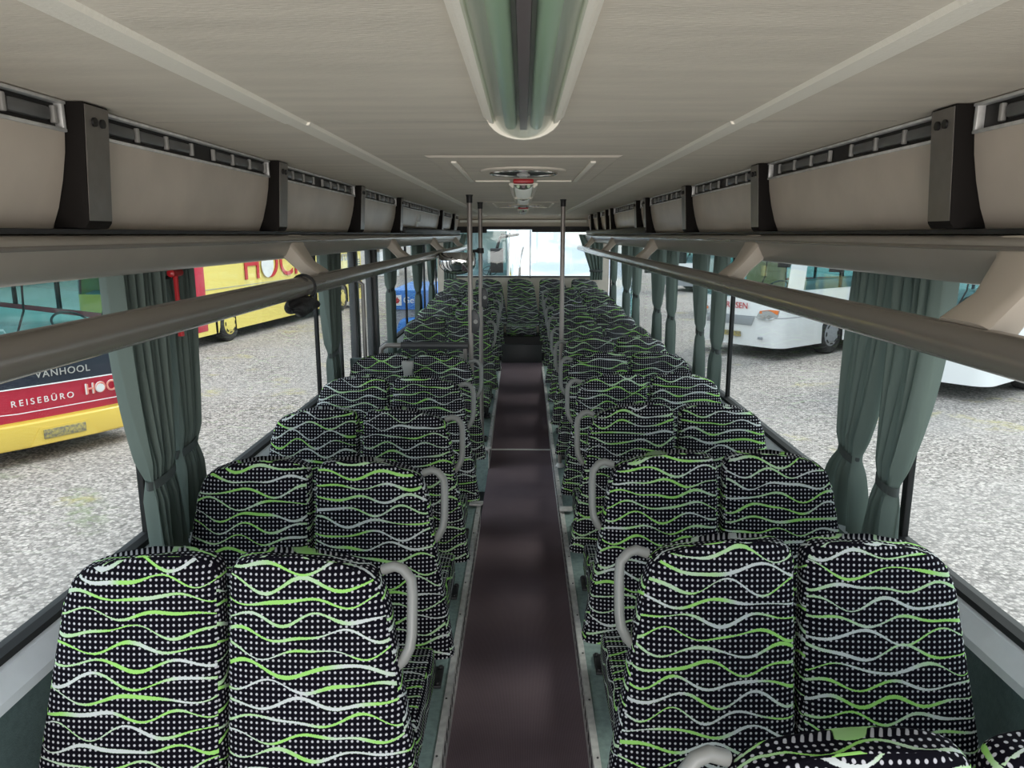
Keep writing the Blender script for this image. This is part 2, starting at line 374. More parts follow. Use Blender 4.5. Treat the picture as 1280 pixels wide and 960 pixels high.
# pillars + panes
pillL = [-.42, 2.25, 4.34]; pillR = [-.42, 2.25, 4.33, 6.2, 8.2, 10.45]
wn = [0]
def pillar(side, y, w, z0=SILL):
    b = MB(); xa, xb = sorted((1.211*side, 1.232*side)); b.box(xa, xb, y-w/2, y+w/2, z0, CEIL)
    struct(b.build('window_post', M['rubber'], bevel=.004), 'black window post', 'post')
def pane(side, y0, y1, z0=SILL):
    wn[0] += 1
    b = MB(); xa, xb = sorted((1.222*side, 1.228*side)); b.box(xa, xb, y0, y1, z0+.01, .1)
    struct(b.build('window_%d' % wn[0], M['glass']), 'clear side window pane', 'window')
for y in pillL+[7.75, 9.2, 10.45]: pillar(-1, y, .032)
for y in pillR: pillar(1, y, .032)
for a, c in ((-.42,2.25),(2.25,4.34),(4.34,4.7)): pane(-1, a+.016, c-.016)
for a, c in ((6.0,7.75),(7.75,9.2),(9.2,10.45)): pane(-1, a+.016, c-.016)
for a, c in zip(pillR, pillR[1:]): pane(1, a+.016, c-.016)
# thin dark upper window rail just under the rack, both sides, and outer skin/roof
for s in (-1, 1):
    b = MB(); xa, xb = sorted((1.19*s, 1.26*s)); b.box(xa, xb, Y0, Y1, -.075, .40)
    struct(b.build('wall_upper_'+('left' if s < 0 else 'right'), M['beige']), 'beige upper side wall behind the luggage rack', 'wall')
# ceiling: centre panel, strips, outer panels
b = MB(); b.box(-.495, .495, Y0, 10.0, CEIL, CEIL+.05)
struct(b.build('ceiling', M['ceil']), 'beige vinyl centre ceiling panel', 'ceiling')
for s in (-1, 1):
    b = MB(); xa, xb = sorted((.495*s, 1.2*s)); b.box(xa, xb, Y0, 10.0, CEIL, CEIL+.05)
    struct(b.build('ceiling', M['ceil']), 'beige vinyl side ceiling panel', 'ceiling')
b = MB(); b.box(-1.26, 1.26, Y0, 10.6, CEIL+.052, CEIL+.10); struct(b.build('roof', M['cwhite']), 'outer roof skin of the coach', 'roof')
seams = [Y0, 1.72, 4.2, 6.9, 10.0]
for s in (-1, 1):
    for i, (a, c) in enumerate(zip(seams, seams[1:])):
        j = .006*(i % 2)
        xo = .532 if s < 0 else .51
        xi_ = .478 if s < 0 else .46
        xo -= j; xi_ -= j
        b = MB(); b.prism([(xo*s, CEIL+.002), (xo*s, CEIL-.004), ((xi_+.006)*s, CEIL-.007), ((xi_)*s, CEIL+.002)], a, c)
        struct(b.build('trim_%d' % (4+i+(0 if s < 0 else 4)), M['strip']), 'pale ceiling strip, %s side' % ('left' if s < 0 else 'right'), 'trim')
for yy in (1.72, 4.2, 6.9):
    b = MB(); b.box(-.82, .82, yy-.0012, yy+.0012, CEIL-.0004, CEIL+.01); struct(b.build('ceiling_seam', M['rail']), 'seam across the ceiling vinyl', 'seam')
# rear bulkhead: bulging header, black strip, window, lower wall
b = MB(); b.prism_x([(10.0, CEIL), (10.12, CEIL-.015), (10.3, CEIL-.045), (10.36, CEIL-.06), (10.38, .10), (10.6, .10), (10.6, CEIL+.05), (10.0, CEIL+.05)], -1.2, 1.2)
struct(b.build('wall_back_header', M['beige']), 'beige curved header above the rear window', 'wall')
b = MB(); b.prism_x([(10.26, CEIL-.052), (10.37, CEIL-.045), (10.37, CEIL-.075), (10.30, CEIL-.085)], -.86, .86); struct(b.build('trim_12', M['strip']), 'pale lip on the rear header', 'trim')
b = MB(); b.box(-1.2, 1.2, 10.36, 10.42, .065, .105); struct(b.build('trim_13', M['black']), 'black strip above the rear window', 'trim')
b = MB(); b.box(-1.2, 1.2, 10.45, 10.6, FLOOR-.3, -.575); 
struct(b.build('wall_back', M['beige']), 'beige lower rear wall behind the bench', 'wall')
b = MB(); b.box(-1.2, -.985, 10.45, 10.6, -.575, .1); b.box(.985, 1.2, 10.45, 10.6, -.575, .1); struct(b.build('wall_back', M['beige']), 'narrow walls beside the rear window', 'wall')
b = MB(); b.box(-1.0, 1.0, 10.43, 10.455, -.59, -.568); struct(b.build('trim_14', M['satin'], bevel=.004), 'dark rear window gasket', 'trim')
b = MB(); b.box(-.985, .985, 10.52, 10.526, -.575, .1); struct(b.build('window_40', M['glass']), 'rear window', 'window')
b = MB(); b.tube([(.10, 10.44, .06), (.10, 10.44, -.57)], .006, 8); b.ell((.10, 10.43, -.585), (.02, .015, .015)); tag(b.build('blind_cord', M['satin'], smooth=True), 'thin dark cord hanging in front of the rear window', 'cord')
b = MB(); b.box(-.93, -.50, 10.36, 10.41, .02, .075); tag(b.build('roller_blind', M['black'], bevel=.01), 'black blind case at the left of the rear window top', 'blind', 'blind cases')
b = MB(); b.box(.12, .95, 10.36, 10.41, .03, .075); tag(b.build('roller_blind', M['black'], bevel=.01), 'black blind case at the right of the rear window top', 'blind', 'blind cases')

# ------------------------------------------------------------------ side door (left)
dr = thing('door_1', None, None, (-1.22, 5.32, 0)); struct(dr, 'two-leaf glazed side door with dark frames', 'door')
for a, c in ((-.56, .0), (.02, .58)):
    f = MB()
    for (p, q) in ((a, a+.06), (c-.06, c)): f.box(-.02, .025, p, q, FLOOR-.45, .0)
    f.box(-.02, .025, a, c, -.07, .0); f.box(-.02, .025, a, c, FLOOR-.45, FLOOR-.3)
    fo = f.build('door_frame', M['satin'], dr, bevel=.006)
    g = MB(); g.box(0, .006, a+.06, c-.06, FLOOR-.3, -.07); g.build('door_pane', M['glass'], fo)
b = MB(); b.tube([(.04,.0,-.95),(.07,.0,-.93),(.07,.0,-.35),(.04,.0,-.33)], .014, 10); b.build('door_handle', M['polemat'], dr, smooth=True)
for y, w in ((4.73, .06), (5.95, .09)):
    b = MB(); b.box(-1.24, -1.17, y-w/2, y+w/2, FLOOR-.4, .05); struct(b.build('door_post', M['satin'], bevel=.006), 'dark door post', 'post')
b = MB(); b.box(-1.22, -1.05, 4.75, 5.9, -.075, -.02); struct(b.build('door_header', M['satin'], bevel=.008), 'dark door mechanism cover', 'trim')

# ------------------------------------------------------------------ luggage racks
armsL = [2.80, 4.90, 7.15, 9.4]; armsR = [1.27, 2.80, 4.95, 7.15, 9.3]
brL = [(.17,.09), (1.44,.085), (2.57,.09), (3.86,.09), (5.11,.09), (7.74,.10), (9.1,.10)]
brR = [(.17,.09), (1.49,.085), (2.69,.09), (3.88,.09), (5.14,.09), (5.56,.09), (7.18,.09), (7.60,.09), (8.4,.09), (9.25,.09)]
bay = [0]
for s, nm, arms, brs, dz in ((-1, 'left', armsL, brL, 0), (1, 'right', armsR, brR, -.008)):
    rk = thing('luggage_rack', 'long grey luggage rack with lower tube rail along the %s windows' % nm, 'luggage rack', (0, 0, 0), 0, None)
    b = MB()
    prof = [(.95,-.001),(.862,-.001),(.848,-.006),(.84,-.016),(.842,-.032),(.850,-.05),(.862,-.072),(.875,-.084+dz),(.90,-.09+dz),(1.188,-.085+dz),(1.188,-.06),(.95,-.045)]
    b.prism([(x*s, z) for x, z in prof], Y0, 10.2)
    b.build('rack_profile', M['rail'], rk, smooth=True, ang=60)
    b = MB(); b.prism([(.8405*s,-.020),(.8365*s,-.022),(.8365*s,-.027),(.8405*s,-.029)], Y0, 10.2); b.build('profile_bead', M['tube'], rk)
    b = MB(); b.tube([(.755*s, Y0, -.178+dz), (.755*s, 10.1, -.168+dz)], .034, 24); b.build('tube_rail', M['tube'], rk, smooth=True)
    for y in arms:
        b = MB(); w = .085
        # arm: a shaped beam from the profile inward and down to the tube
        path = [(.885,-.03),(.862,-.058),(.815,-.115),(.768,-.158+dz)]
        wid = [.24, .17, .125, .15]; thk = [.045, .034, .026, .034]
        rings = []
        for i, (px, pz) in enumerate(path):
            q = path[min(i+1, 3)]; p = path[max(i-1, 0)]
            dx, dz2 = q[0]-p[0], q[1]-p[1]; L = math.hypot(dx, dz2); nx, nz = -dz2/L, dx/L
            ring = []
            for k in range(16):
                a = 2*PI*k/16; ca, sa = math.cos(a), math.sin(a)
                ey = math.copysign(abs(ca)**.45, ca)*wid[i]/2; et = math.copysign(abs(sa)**.45, sa)*thk[i]
                ring.append(((px+nx*et)*s, y+ey, pz+nz*et))
            rings.append(ring)
        vs = [p for r in rings for p in r]; fs = [(i*16+k, i*16+(k+1)%16, (i+1)*16+(k+1)%16, (i+1)*16+k) for i in range(3) for k in range(16)]
        b.add(vs, fs+[tuple(range(16)), tuple(range(48, 64))]); b.build('arm', M['arm'], rk, smooth=True)
    # black sheet painting the shade in the gap above the rack profile
    b = MB(); b.box(*sorted((.855*s, 1.18*s)), Y0, 10.2, .0005, .010); b.build('gap_shade', M['black'], rk)
    for i, (y, w) in enumerate(brs):
        t = thing('rack_bracket', '%s dark metal bracket between ceiling and %s luggage rack' % (['nearest','second','third','fourth','fifth','sixth','seventh','eighth','ninth','tenth','eleventh'][i], nm), 'bracket', (.82*s, y, 0), 0, 'rack brackets on the %s' % nm)
        b = MB(); b.prism([(0, CEIL-.002), (.014*s, .022), (.022*s, .011), (.084*s, .011), (.038*s, CEIL-.002)], -.0, w); b.build('bracket_body', M['brshade'], t, bevel=.003)
        b = MB(); b.prism([(-.0015*s,CEIL-.006),(.0128*s,.026),(.0165*s,.026),(.002*s,CEIL-.006)], .003, w-.003)
        b.build('lit_face_plate', M['bracket'], t)  # plate carries the lit tone, body behind it the shaded one
        if y < 6:
            b = MB()
            for yy in (.03, w-.028): b.tube([(-.004*s, yy, CEIL-.035), (.001*s, yy, CEIL-.035)], .0085, 14)
            b.build_each('bolt_hole', M['black'], t, smooth=True)
    # bay panels with vent strips
    ed = [(Y0, 0)]+brs+[(10.0, 0)]
    for i, ((ya, wa), (yb, wb)) in enumerate(zip(ed, ed[1:])):
        a, c = ya+wa, yb
        if c-a < .05: continue
        bay[0] += 1
        t = thing('cove_panel', 'beige cove panel with black air vent strip, %s in the row above the %s luggage rack' % (['first','second','third','fourth','fifth','sixth','seventh','eighth','ninth','tenth','eleventh','twelfth'][i], nm), 'panel', (0, a, 0), 0, 'cove panels above the %s rack' % nm)
        n = c-a
        pr = [(.858,.187),(.862,.15),(.872,.10),(.886,.05),(.902,.011),(.94,.011),(.94,.187)]
        b = MB(); b.prism([(x*s, z) for x, z in pr], .004, n-.004); b.build('panel_face', M['panel'], t, smooth=True, ang=50)
        b = MB(); b.box(*sorted((.868*s, .93*s)), .002, n-.002, .187, CEIL-.001); v = b.build('vent_channel', M['black'], t)
        b = MB(); b.box(*sorted((.852*s, .87*s)), .004, n-.004, .187, .1935); b.box(*sorted((.850*s, .868*s)), .004, n-.004, .2365, .2425); b.box(*sorted((.853*s,.87*s)), n-.014, n-.004, .19, .24); b.build_each('vent_frame', M['alu'], t, bevel=.0015)
        b = MB(); b2 = MB(); k = .06; cnt = 0
        while k+.11 < n:
            if cnt % 5 != 3:
                b.box(*sorted((.858*s, .872*s)), k, k+.115, .203, .228)
            b2.box(*sorted((.856*s, .866*s)), k+.121, k+.131, .2, .231)
            k += .138; cnt += 1
        if b.v: b.build_each('louvre', M['louvre'], t, bevel=.006, seg=2); b2.build_each('louvre_clip', M['greyp'], t, bevel=.002)
        if s < 0 and i == 5:
            b = MB(); b.box(-.884, -.858, n*.38, n*.38+.16, .105, .16); b.box(-.892, -.866, n*.38-.03, n*.38+.06, .06, .105)
            b.build_each('sticker', M['white'], t, bevel=.004)
    # black duct resting on the rack profile toward the rear
    ya = 5.30 if s < 0 else 5.15
    b = MB(); b.prism([(.828*s,.0112),(.828*s,.046),(.835*s,.052),(.856*s,.052),(.856*s,.0112)], ya, 9.95)
    # lies in front of the cove panels
    tag(b.build('cable_duct', M['black'], bevel=.004), 'long black duct on top of the %s rack toward the rear' % nm, 'duct', 'black ducts on the racks')

# ------------------------------------------------------------------ ceiling lamps, hatches
def lamp(y0, y1, hw, label, z=CEIL, ribbed=False):
    dp = .033 if ribbed else .052
    t = thing('ceiling_lamp', label, 'lamp', (.0, y0, z), 0, 'ceiling lamps'); L = y1-y0; n = 14
    def arc(w, d, a0=0, a1=PI, n=14): return [(-w*math.cos(a0+(a1-a0)*k/n), -d*math.sin(a0+(a1-a0)*k/n)) for k in range(n+1)]
    # frame
    b = MB()
    for sgn in (-1, 1):
        b.prism([(sgn*hw, 0), (sgn*hw, -.008), (sgn*(hw-.007), -.014), (sgn*(hw-.011), -.015), (sgn*(hw-.0115),-.019), (sgn*(hw-.020), -.022), (sgn*(hw-.022), -.018), (sgn*(hw-.022), 0)], .02, L-.02)
    b.build('frame', M['strip'], t)
    b = MB()
    for (ya, yb) in ((-.0, .014), (L-.012, L+.002)):
        pr = [(x, z_*(.3 if ribbed and ya < .01 else 1)) for x, z_ in arc(hw-.004, dp)]; b.prism(pr, ya, yb)
    b.build_each('end_cap', M['strip'], t, smooth=True)
    b = MB(); ins = arc(hw-.020, dp-.002, .22, PI-.22, 16)
    for k in range(16):
        p, q = ins[k], ins[k+1]; b.add([(p[0],.014,p[1]),(q[0],.014,q[1]),(q[0],L-.012,q[1]),(p[0],L-.012,p[1])], [(0,1,2,3)])
    b.build('lens', M['lens'], t, smooth=True)
    if ribbed:
        b = MB(); yy = .06
        while yy < L-.05:
            pr = arc(hw-.022, dp-.001, .3, PI-.3, 10); b.tube([(x, yy, z_) for x, z_ in pr], .0035, 6); yy += max(.07, L/12)
        b.build_each('lens_rib', M['lamptube'], t, smooth=True)
    b = MB(); b.box(-hw+.022, hw-.022, .02, L-.02, -.006, -.001); b.build('reflector', M['lampin'], t)
    b = MB(); b.prism([(-.009,-.006),(.009,-.006),(.007,-dp*.65),(-.007,-dp*.65)], .02, L-.02); b.build('dark_streak_bar', M['lampstreak'], t)  # added bar, its purple paints a dark streak reflected in the lens
    for sgn in (-1, 1):
        b = MB(); b.tube([(sgn*.026, .03, -dp*.42), (sgn*.026, L-.03, -dp*.42)], dp*.25, 12); b.build('fluorescent_tube', M['lampgreenstreak'], t, smooth=True)  # tubes tinted green to paint the lens's greenish reflections
    return t
lamp(.35, 1.62, .083, 'large ribbed-frame ceiling lamp directly overhead, nearest the camera')
lamp(3.72, 4.72, .070, 'second ceiling lamp, behind the roof hatch', ribbed=True)
lamp(4.92, 5.6, .064, 'third ceiling lamp, just beyond the second one', ribbed=True)
lamp(7.5, 8.4, .060, 'fourth ceiling lamp, nearest the rear window', ribbed=True)
def hatch(y0, y1, label):
    t = thing('roof_hatch', label, 'hatch', (0, y0, CEIL), 0, 'roof hatches'); L = y1-y0
    b = MB()
    def ring(b, h0, a0, h1, a1, z0, z1):
        o = [(-h0,a0),(h0,a0),(h0,L-a0),(-h0,L-a0)]; i = [(-h1,a1),(h1,a1),(h1,L-a1),(-h1,L-a1)]
        b.add([(x,y,z0) for x,y in o]+[(x,y,z1) for x,y in i], [(k,(k+1)%4,(k+1)%4+4,k+4) for k in range(4)])
        b.add([(x,y,z0+.004) for x,y in o]+[(x,y,z1+.004) for x,y in i], [(k+4,(k+1)%4+4,(k+1)%4,k) for k in range(4)])
    ring(b, .315, 0, .30, .012, -.001, -.007); ring(b, .30, .012, .262, .05, -.007, -.007); b.build('frame', M['ceil'], t)
    b = MB(); ring(b, .262, .05, .25, .07, -.007, -.0085); b.build('seal', M['ceil'], t)
    b = MB(); b.box(-.25, .25, .07, L-.07, -.008, -.001); b.build('lid', M['ceil'], t)
    b = MB(); b.box(-.240, -.222, .12, L-.085, -.014, -.007); b.box(.222, .240, .12, L-.085, -.014, -.007); b.box(-.215, -.06, L-.10, L-.085, -.014, -.007); b.box(.06, .215, L-.10, L-.085, -.014, -.007); b.build_each('lid_groove', M['strip'], t, bevel=.002)
    cy = L*.43
    b = MB(); n = 40; R = [(.165,-.008),(.160,-.014),(.135,-.017),(.122,-.016)]
    vs = [(r*math.cos(2*PI*k/n), cy+r*math.sin(2*PI*k/n), z) for r, z in R for k in range(n)]
    b.add(vs, [(i*n+k, i*n+(k+1)%n, (i+1)*n+(k+1)%n, (i+1)*n+k) for i in range(3) for k in range(n)]); f = b.build('vent_ring', M['ceil'], t, smooth=True)
    b = MB(); b.tube([(.122*math.cos(2*PI*k/36), cy+.122*math.sin(2*PI*k/36), -.018) for k in range(37)], .007, 8); b.build('chrome_ring', M['chrome'], t, smooth=True)
    b = MB(); b.tube([(0, cy, -.019), (0, cy, -.009)], .118, 32); b.build('vent_disc', M['black'], t, smooth=True)
    b = MB(); b.box(-.016, .016, cy-.115, cy+.115, -.026, -.019); b.tube([(0, cy, -.029), (0, cy, -.019)], .025, 20); b.build('vent_knob', M['alu'], t, bevel=.004)
    b = MB(); b.box(-.045, .045, L-.20, L-.13, -.026, -.008); b.build('emergency_handle', M['redp'], t, bevel=.006)
hatch(2.42, 3.53, 'square roof hatch with round vent and red handle nearest the camera')
hatch(5.75, 6.85, 'square roof hatch farther back, beyond the third ceiling lamp')

# ------------------------------------------------------------------ seats
def backrest_mesh(mir):
    """front face at y=0 at the top; reclined; z from .40 to 1.03 above platform. mir=+1: outer side at +x"""
    b = MB(); rings = []
    H0, H1 = .40, 1.035; th = .095; n = 36
    rows = [H0+(H1-.06-H0)*k/9 for k in range(10)]
    tops = [math.radians(a) for a in (18, 36, 54, 72, 86)]
    lv = [(z, 0, 0) for z in rows]+[(H1-.06+.045*math.sin(a), .042*(1-math.cos(a)), .03*(1-math.cos(a))) for a in tops]
    for z, shr, tsh in lv:
        t = (z-H0)/(H1-H0)
        inner = -.202+.010*t; outer = .258-.104*t
        if z > H1-.13: outer -= .016*(min(1,(z-(H1-.13))/.09))**2
        x0, x1 = inner+shr, outer-shr
        y = -.12*(1-t); d = th*(1-.2*t)-tsh*1.3; cx = (x0+x1)/2; hx = (x1-x0)/2; yy = y+tsh*.5
        ring = []
        for k in range(n):
            a = 2*PI*k/n; ca, sa = math.cos(a), math.sin(a); e = .28
            ex = math.copysign(abs(ca)**e, ca)*hx; ey = math.copysign(abs(sa)**.5, sa)*d/2
            px = cx+ex
            bul = -.010*(1-(ex/hx)**2) if sa < 0 else 0
            dome = .018*(1-(ex/hx)**2)*max(0, (z-(H1-.10))/.10)
            ring.append((px*mir, yy+d/2+ey+bul, z+dome-.026*max(0, (z-(H1-.12))/.12)*((ex/hx+1)/2)**2))
        rings.append(ring)
    vs = [p for r in rings for p in r]; m = len(rings)
    fs = [(i*n+k, i*n+(k+1)%n, (i+1)*n+(k+1)%n, (i+1)*n+k) for i in range(m-1) for k in range(n)]
    b.add(vs, fs+[tuple(range(n-1,-1,-1)), tuple(range((m-1)*n, m*n))]); return b
def cushion_mesh(mir):
    b = MB(); n = 12
    # side profile in (y,z): top slightly domed, waterfall front
    pr = [(-.115,.445),(-.20,.452),(-.36,.458),(-.46,.455),(-.51,.442),(-.535,.41),(-.538,.37),(-.52,.335),(-.48,.32),(-.12,.325)]
    b.prism_x(pr, -.2, .2); return b
def make_seat(mir):
    """mir=+1 : aisle is at -x (right-hand side of the bus)"""
    t = thing('coach_double_seat', '', 'seat')
    for c, mm in ((-.203, -1), (.203, 1)):
        o = backrest_mesh(mm).build('backrest', M['fabric'], t, smooth=True, uv=True, ang=75, loc=(c, 0, 0))
        o = cushion_mesh(1).build('cushion', M['fabric'], t, bevel=.018, seg=3, uv=True, loc=(c, 0, 0))
    a = -mir  # aisle direction
    ax = a*.40
    b = MB(); b.tube([(a*.355,.055,.972),(a*.385,.05,.984),(a*.405,.045,.978),(a*.424,.04,.955),(a*.428,.025,.925),(a*.428,.0,.84),(a*.424,-.01,.81),(a*.41,-.015,.782),(a*.385,-.01,.755)], .0125, 14); b.build('grab_handle', M['handle'], t, smooth=True)
    b = MB(); b.box(-.37, .37, -.47, -.13, .275, .325); b.build('seat_frame', M['legm'], t, bevel=.006)
    b = MB(); b.box(*sorted((a*.372, a*.385)), -.50, -.12, .27, .42); b.build('side_cover', M['black'], t, bevel=.008)
    b = MB(); b.prism_x([(-.36,.006),(-.30,.006),(-.27,.30),(-.40,.30)], *sorted((a*.305, a*.335))); l = b.build('leg', M['legm'], t, bevel=.005)
    b = MB(); b.box(*sorted((a*.295, a*.365)), -.40, -.26, .0, .010)
    for yy in (-.385, -.275): b.tube([(a*.352, yy, .008), (a*.352, yy, .020)], .010, 6)
    b.build('foot_plate', M['legm'], l, bevel=.002)
    b = MB(); b.prism_x([(-.36,.006),(-.30,.006),(-.29,.30),(-.38,.30)], *sorted((-a*.36, -a*.33))); l = b.build('leg', M['legm'], t, bevel=.005)
    b = MB(); b.box(-.39, .39, .0, .05, .30, .42); 
    return t
ordn = ['first','second','third','fourth','fifth','sixth','seventh','eighth','ninth','tenth','eleventh','twelfth']
rowsR = [.93, 1.66, 2.38, 3.10, 3.82, 4.54, 5.28, 6.02, 6.76, 7.50, 8.22, 8.94]
rowsL = [1.56, 2.28, 3.00, 3.72, 4.44]
rowsL2 = [6.52, 7.26, 8.0, 8.74]
pR = make_seat(1); pL = make_seat(-1)
usedR = False
for i, y in enumerate(rowsR):
    o = pR if i == 0 else copy_tree(pR)
    o.location = (.665, y, POD+rise(y-.3)+.004)
    d = '%s green-wave patterned double seat from the camera on the right of the aisle' % ordn[i]
    if i == 0: d = 'nearest right-hand patterned double seat, only its backrest tops showing at the bottom edge'
    if i == 11: d = 'last patterned double seat on the right, in front of the rear bench'
    tag(o, d, None, 'double seats on the right of the aisle')
for i, y in enumerate(rowsL):
    o = pL if i == 0 else copy_tree(pL)
    o.location = (-.683, y, POD+.004)
    d = '%s green-wave patterned double seat from the camera on the left of the aisle' % ordn[i]
    if i == 4: d = 'fifth left-hand patterned double seat, just before the barrier rail and door'
    tag(o, d, None, 'double seats on the left before the door')
for i, y in enumerate(rowsL2):
    o = copy_tree(pL); o.location = (-.675, y, POD+rise(y-.3)+.004)
    tag(o, '%s patterned double seat behind the side door on the left' % ordn[i], None, 'double seats on the left behind the door')
# rear bench
rb = thing('rear_bench', 'five-place patterned bench against the rear wall', 'bench', (0, 10.13, POD+.12))
for x in (-.89, -.455, -.02, .415, .85):
    backrest_mesh(1).build('backrest', M['fabric'], rb, smooth=True, uv=True, ang=75, loc=(x, 0, .01))
    cushion_mesh(1).build('cushion', M['fabric'], rb, bevel=.018, seg=3, uv=True, loc=(x, -.02, 0))
b = MB(); b.box(-1.12, 1.12, -.52, -.1, .0, .32); b.build('bench_base', M['black'], rb, bevel=.006)
b = MB(); b.box(XL+.003, XR-.003, -.56, -.52, -.16+.03, .22); b.build('kick_panel', M['satin'], rb, bevel=.004)

# ------------------------------------------------------------------ poles, barrier, mirror, bell pushes
def pole(x, y, z0, label, top=CEIL):
    t = thing('grab_pole', label, 'pole', (x, y, 0), 0, 'grab poles')
    b = MB(); b.tube([(0,0,z0), (0,0,top-.002)], .0165, 18); b.build('pole_tube', M['polemat'], t, smooth=True)
    b = MB(); b.tube([(0,0,top-.05), (0,0,top-.012), (0,0,top)], .02, 18, rad=[.0185,.0195,.024]); b.build('ceiling_collar', M['black'], t, smooth=True)
    b = MB(); b.tube([(0,0,z0), (0,0,z0+.012), (0,0,z0+.03)], .03, 18, rad=[.035,.033,.019]); b.build('foot_flange', M['alu'], t, smooth=True)
    return t
def bell(x, y, z, label):
    t = thing('bell_push', label, 'button', (x, y, z), 0, 'stop buttons on the poles')
    b = MB(); b.prism([(-.02,-.075),(.006,-.075),(.026,-.05),(.030,-.02),(.030,.02),(.022,.05),(.006,.075),(-.02,.075)], -.024, .024); b.build('housing', M['satin'], t, bevel=.006)
    b = MB(); b.tube([(.005,-.024,0),(.005,-.029,0)], .014, 16); b.build('button', M['greyp'], t, smooth=True)
pole(-.34, 4.80, POD-.15+.15, 'nearest grab pole, left of the aisle at the barrier')
pole(-.335, 5.89, POD+.008, 'slimmer-looking grab pole just behind the nearest one, beyond the stairwell')
pole(.285, 5.435, POD+.006, 'grab pole on the right of the aisle')
bell(-.312, 4.80, -.555, 'grey stop button housing on the nearest left pole')
bell(-.307, 5.89, -.49, 'grey stop button housing on the farther left pole')
b = MB(); b.tube([(0,0,-.02),(0,0,.02)], .026, 16); b.tube([(-.0,0,0),(-.04,-.03,-.002),(-.09,-.06,-.004)], .012, 10, rad=[.016,.011,.014])
tag(b.build('pole_clamp', M['black'], smooth=True, loc=(-.335, 5.89, -.125)), 'black clamp with short arm on the farther left pole', 'clamp')
t = thing('barrier', 'grey padded barrier rail across behind the fifth left seat', 'barrier', (0, 4.80, 0))
b = MB(); b.tube([(-.358,0,-.715), (-.80,0,-.715)], .024, 16); b.build('padded_rail', M['satin'], t, smooth=True)
b = MB(); b.tube([(-.80,0,-.715), (-.90,0,-.715), (-.93,0,-.735), (-.935,0,-.80), (-.935,0,POD)], .016, 14); b.build('rail_end', M['polemat'], t, smooth=True)
b = MB(); b.prism([(-.365,-.77),(-.42,-.77),(-.365,-.90)], -.006, .006); b.build('gusset', M['greyp'], t)
at = MB(); at.prism([(-.725,-.745),(-.655,-.745),(-.658,-.785),(-.664,-.80),(-.668,-.875),(-.712,-.875),(-.716,-.80),(-.722,-.785)], 4.345, 4.385)
b = MB(); b.box(-1.14, -.36, -.008, .008, POD+.01, -.80); b.build('modesty_panel', M['tealdark'], t, bevel=.004)
b = MB(); b.tube([(-.378,.0,POD), (-.378,.0,-.72)], .014, 12); b.build('support_post', M['polemat'], t, smooth=True)
tag(at.build('ashtray', M['greyp'], bevel=.004), 'small grey funnel-shaped ashtray between the backs of the fifth left seat', 'ashtray')
t = thing('convex_mirror', 'round-bottomed convex mirror hanging under the left rack near the door', 'mirror', (-.56, 6.35, -.20), 0)
def mo(w, h): return [(-w, .05), (w, .05)]+[(w*math.cos(PI*k/14), -.04-h*math.sin(PI*k/14)) for k in range(15)]
b = MB(); b.prism(mo(.155, .095), -.012, .03); b.build('mirror_housing', M['black'], t, bevel=.006)
b = MB(); rr = []
for q in range(7):
    sc = math.cos(q/6*PI/2*.98); rr.append([(x*sc, -.014-.045*math.sin(q/6*PI/2), -.015+(z+.015)*sc) for x, z in mo(.148, .088)])
n = len(rr[0]); b.add([p for r in rr for p in r], [(i*n+k, i*n+(k+1)%n, (i+1)*n+(k+1)%n, (i+1)*n+k) for i in range(6) for k in range(n)]+[tuple(range(6*n, 7*n))]); b.build('mirror_face', M['mirror'], t, smooth=True, ang=80)
b = MB(); b.tube([(-.10,.0,.04),(-.15,.0,.035),(-.165,.0,.03)], .010, 10); b.build('mirror_arm', M['black'], t, smooth=True)
# black cloth bundle tied on the left tube
b = MB()
def bag(u, v):
    a = 2*PI*u; t_ = PI*v; r = .046+.006*math.sin(3*a+4*t_)+.004*math.sin(7*t_+5*a)
    return (-.75+r*math.sin(t_)*math.cos(a), 2.50+(.115+.006*math.sin(4*a))*-math.cos(t_), -.236+r*.72*math.sin(t_)*math.sin(a))
b.grid(bag, 36, 20); b.tube([(-.75+.040*math.cos(2*PI*k/24), 2.53, -.176+.040*math.sin(2*PI*k/24)) for k in range(25)], .005, 6)
tag(b.build('cloth_bundle', M['bag'], smooth=True), 'crumpled black cloth bundle hanging under the left rack tube', 'bundle')
